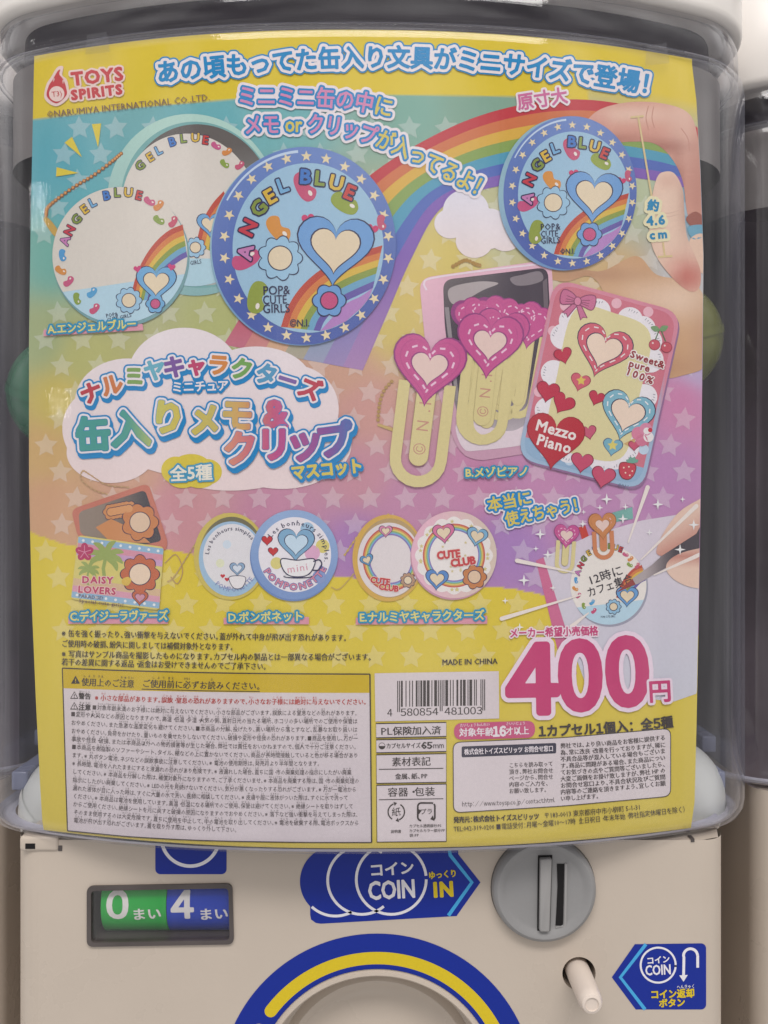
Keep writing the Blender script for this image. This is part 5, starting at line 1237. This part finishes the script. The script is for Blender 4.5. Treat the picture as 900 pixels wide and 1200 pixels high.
text(pr, fw('http://www.toysp.co.jp/contact.html'), [(541.5, 942.4), (600, 940.2), (650.5, 937.2)], 7.2, DK, 6, .006)
PARA = [('弊社では、より良い商品をお客様に提供する', 874.2, 864.2), ('為、常に改良・改善を行っておりますが、稀に', 882, 872.6), ('不具合品等が混入している場合もございま', 889.8, 879.8), ('す。商品に問題がある場合、また商品につい', 897.6, 887.8), ('てお気づきの点やご質問等ございましたら、', 905.4, 895.3), ('大変ご面倒をお掛け致しますが、弊社 HP の', 913, 902.6), ('お問合せ窓口より、不具合状況及びご質問', 920.6, 910.2), ('内容等のご連絡を頂きますよう、宜しくお願', 928.2, 917.6)]
for t, y0, y1 in PARA: text(pr, t, [(656.8, y0), (720, (y0 + y1) / 2 + 1), (780, y1)], 6.9, DK, 6, .022)
text(pr, 'い申し上げます。', [(656.8, 936), (702, 932.8)], 6.9, DK, 6, .022)
pr.done()
pr = Print('address_lettering', poster)
text(pr, '発売元：株式会社トイズスピリッツ', [(531.5, 961), (632, 956.6)], 8.0, INK, 6, .035)
text(pr, '〒183-0013 東京都府中市小柳町 5-1-31', [(637.5, 956), (700, 951), (751, 945.6)], 8.2, INK, 6, .004)
text(pr, 'TEL:042-319-0200 ■電話受付：月曜～金曜10～17時（土日祝日・年末年始・弊社指定休曜日を除く）', [(531.5, 971.6), (620, 966.5), (710, 959), (804, 948)], 8.0, INK, 6, .004)
pr.done()
bpy.data.objects.remove(fo); bpy.data.curves.remove(fc)

# ================================================================ capsules lying in the case
def ball(px, py, Y, r, mats, name, lab, ang=(20, 30), group='toy capsules in the clear case'):
    t = empty(name, tuple(pt(px, py, Y) - Vector((0, 0, r))), lab, 'toy capsule', group)
    ctr = pt(px, py, Y); q = Vector((math.sin(R(ang[0])) * .6, -math.cos(R(ang[1])) * .3, 1)).normalized().to_track_quat('Z', 'Y')
    for k, (nm, m, a0, a1) in enumerate((('lower_shell', mats[0], -90, 0), ('upper_shell', mats[1], 0, 90), ('seam_band', mats[0], -4, 4))):
        V, Fs = [], []; n = 48; rows = 14
        for i in range(rows + 1):
            a = R(a0 + (a1 - a0) * i / rows); rr = r * (1.018 if k == 2 else 1.0)
            for j in range(n): V.append(ctr + q @ Vector((rr * math.cos(a) * math.cos(2 * math.pi * j / n), rr * math.cos(a) * math.sin(2 * math.pi * j / n), rr * math.sin(a))))
        Fs = [(i * n + j, i * n + (j + 1) % n, (i + 1) * n + (j + 1) % n, (i + 1) * n + j) for i in range(rows) for j in range(n)]
        mesh(nm, V, Fs, m, t, True)
    return t
ball(80, 462, .052, .026, (M['green'], M['green']), 'toy_capsule', 'dark green round capsule at the left edge of the case beside the poster')
ball(777, 398, .060, .026, (M['lime'], M['lime']), 'toy_capsule', 'yellow-green round capsule peeking out behind the right edge of the poster', (200, 60))
ball(92, 945, .064, .026, (M['pale'], M['pale']), 'toy_capsule', 'white round capsule in the lower left corner of the case', (60, 30))
ball(780, 930, .064, .026, (M['pale'], M['pale']), 'toy_capsule', 'white round capsule in the lower right corner of the case', (10, 60))

# ================================================================ neighbouring machines and the wall behind
plain = body_shell('front_panel', None, holes=False)
def neighbour(dx, dy, lab, first):
    t = empty('capsule_machine', (XC + dx, .12 + dy, -.42), lab, 'capsule machine', ROWGRP)
    src = [plain, case, lid, liner]
    kids = {}
    for o in src:
        n = o if (o is plain and first) else o.copy()
        if n is not o: COL.objects.link(n)
        n.parent = t; n.location = (-XC, -.12, .42); kids[o.name] = n
    for ch in list(case.children):
        if ch.name.startswith('poster_lug'): continue
        n = ch.copy(); COL.objects.link(n); n.parent = kids[case.name]
    return t
neighbour(.334, .066, 'cream capsule machine cut off by the right edge, with a dark case', True)
neighbour(-.3345, .080, 'cream capsule machine mostly out of view at the lower left edge', False)
wv, wf = box(-1.6, 1.6, .55, .60, -.6, 1.2)
tag(mesh('wall', wv, wf, M['wall']), kind='structure')
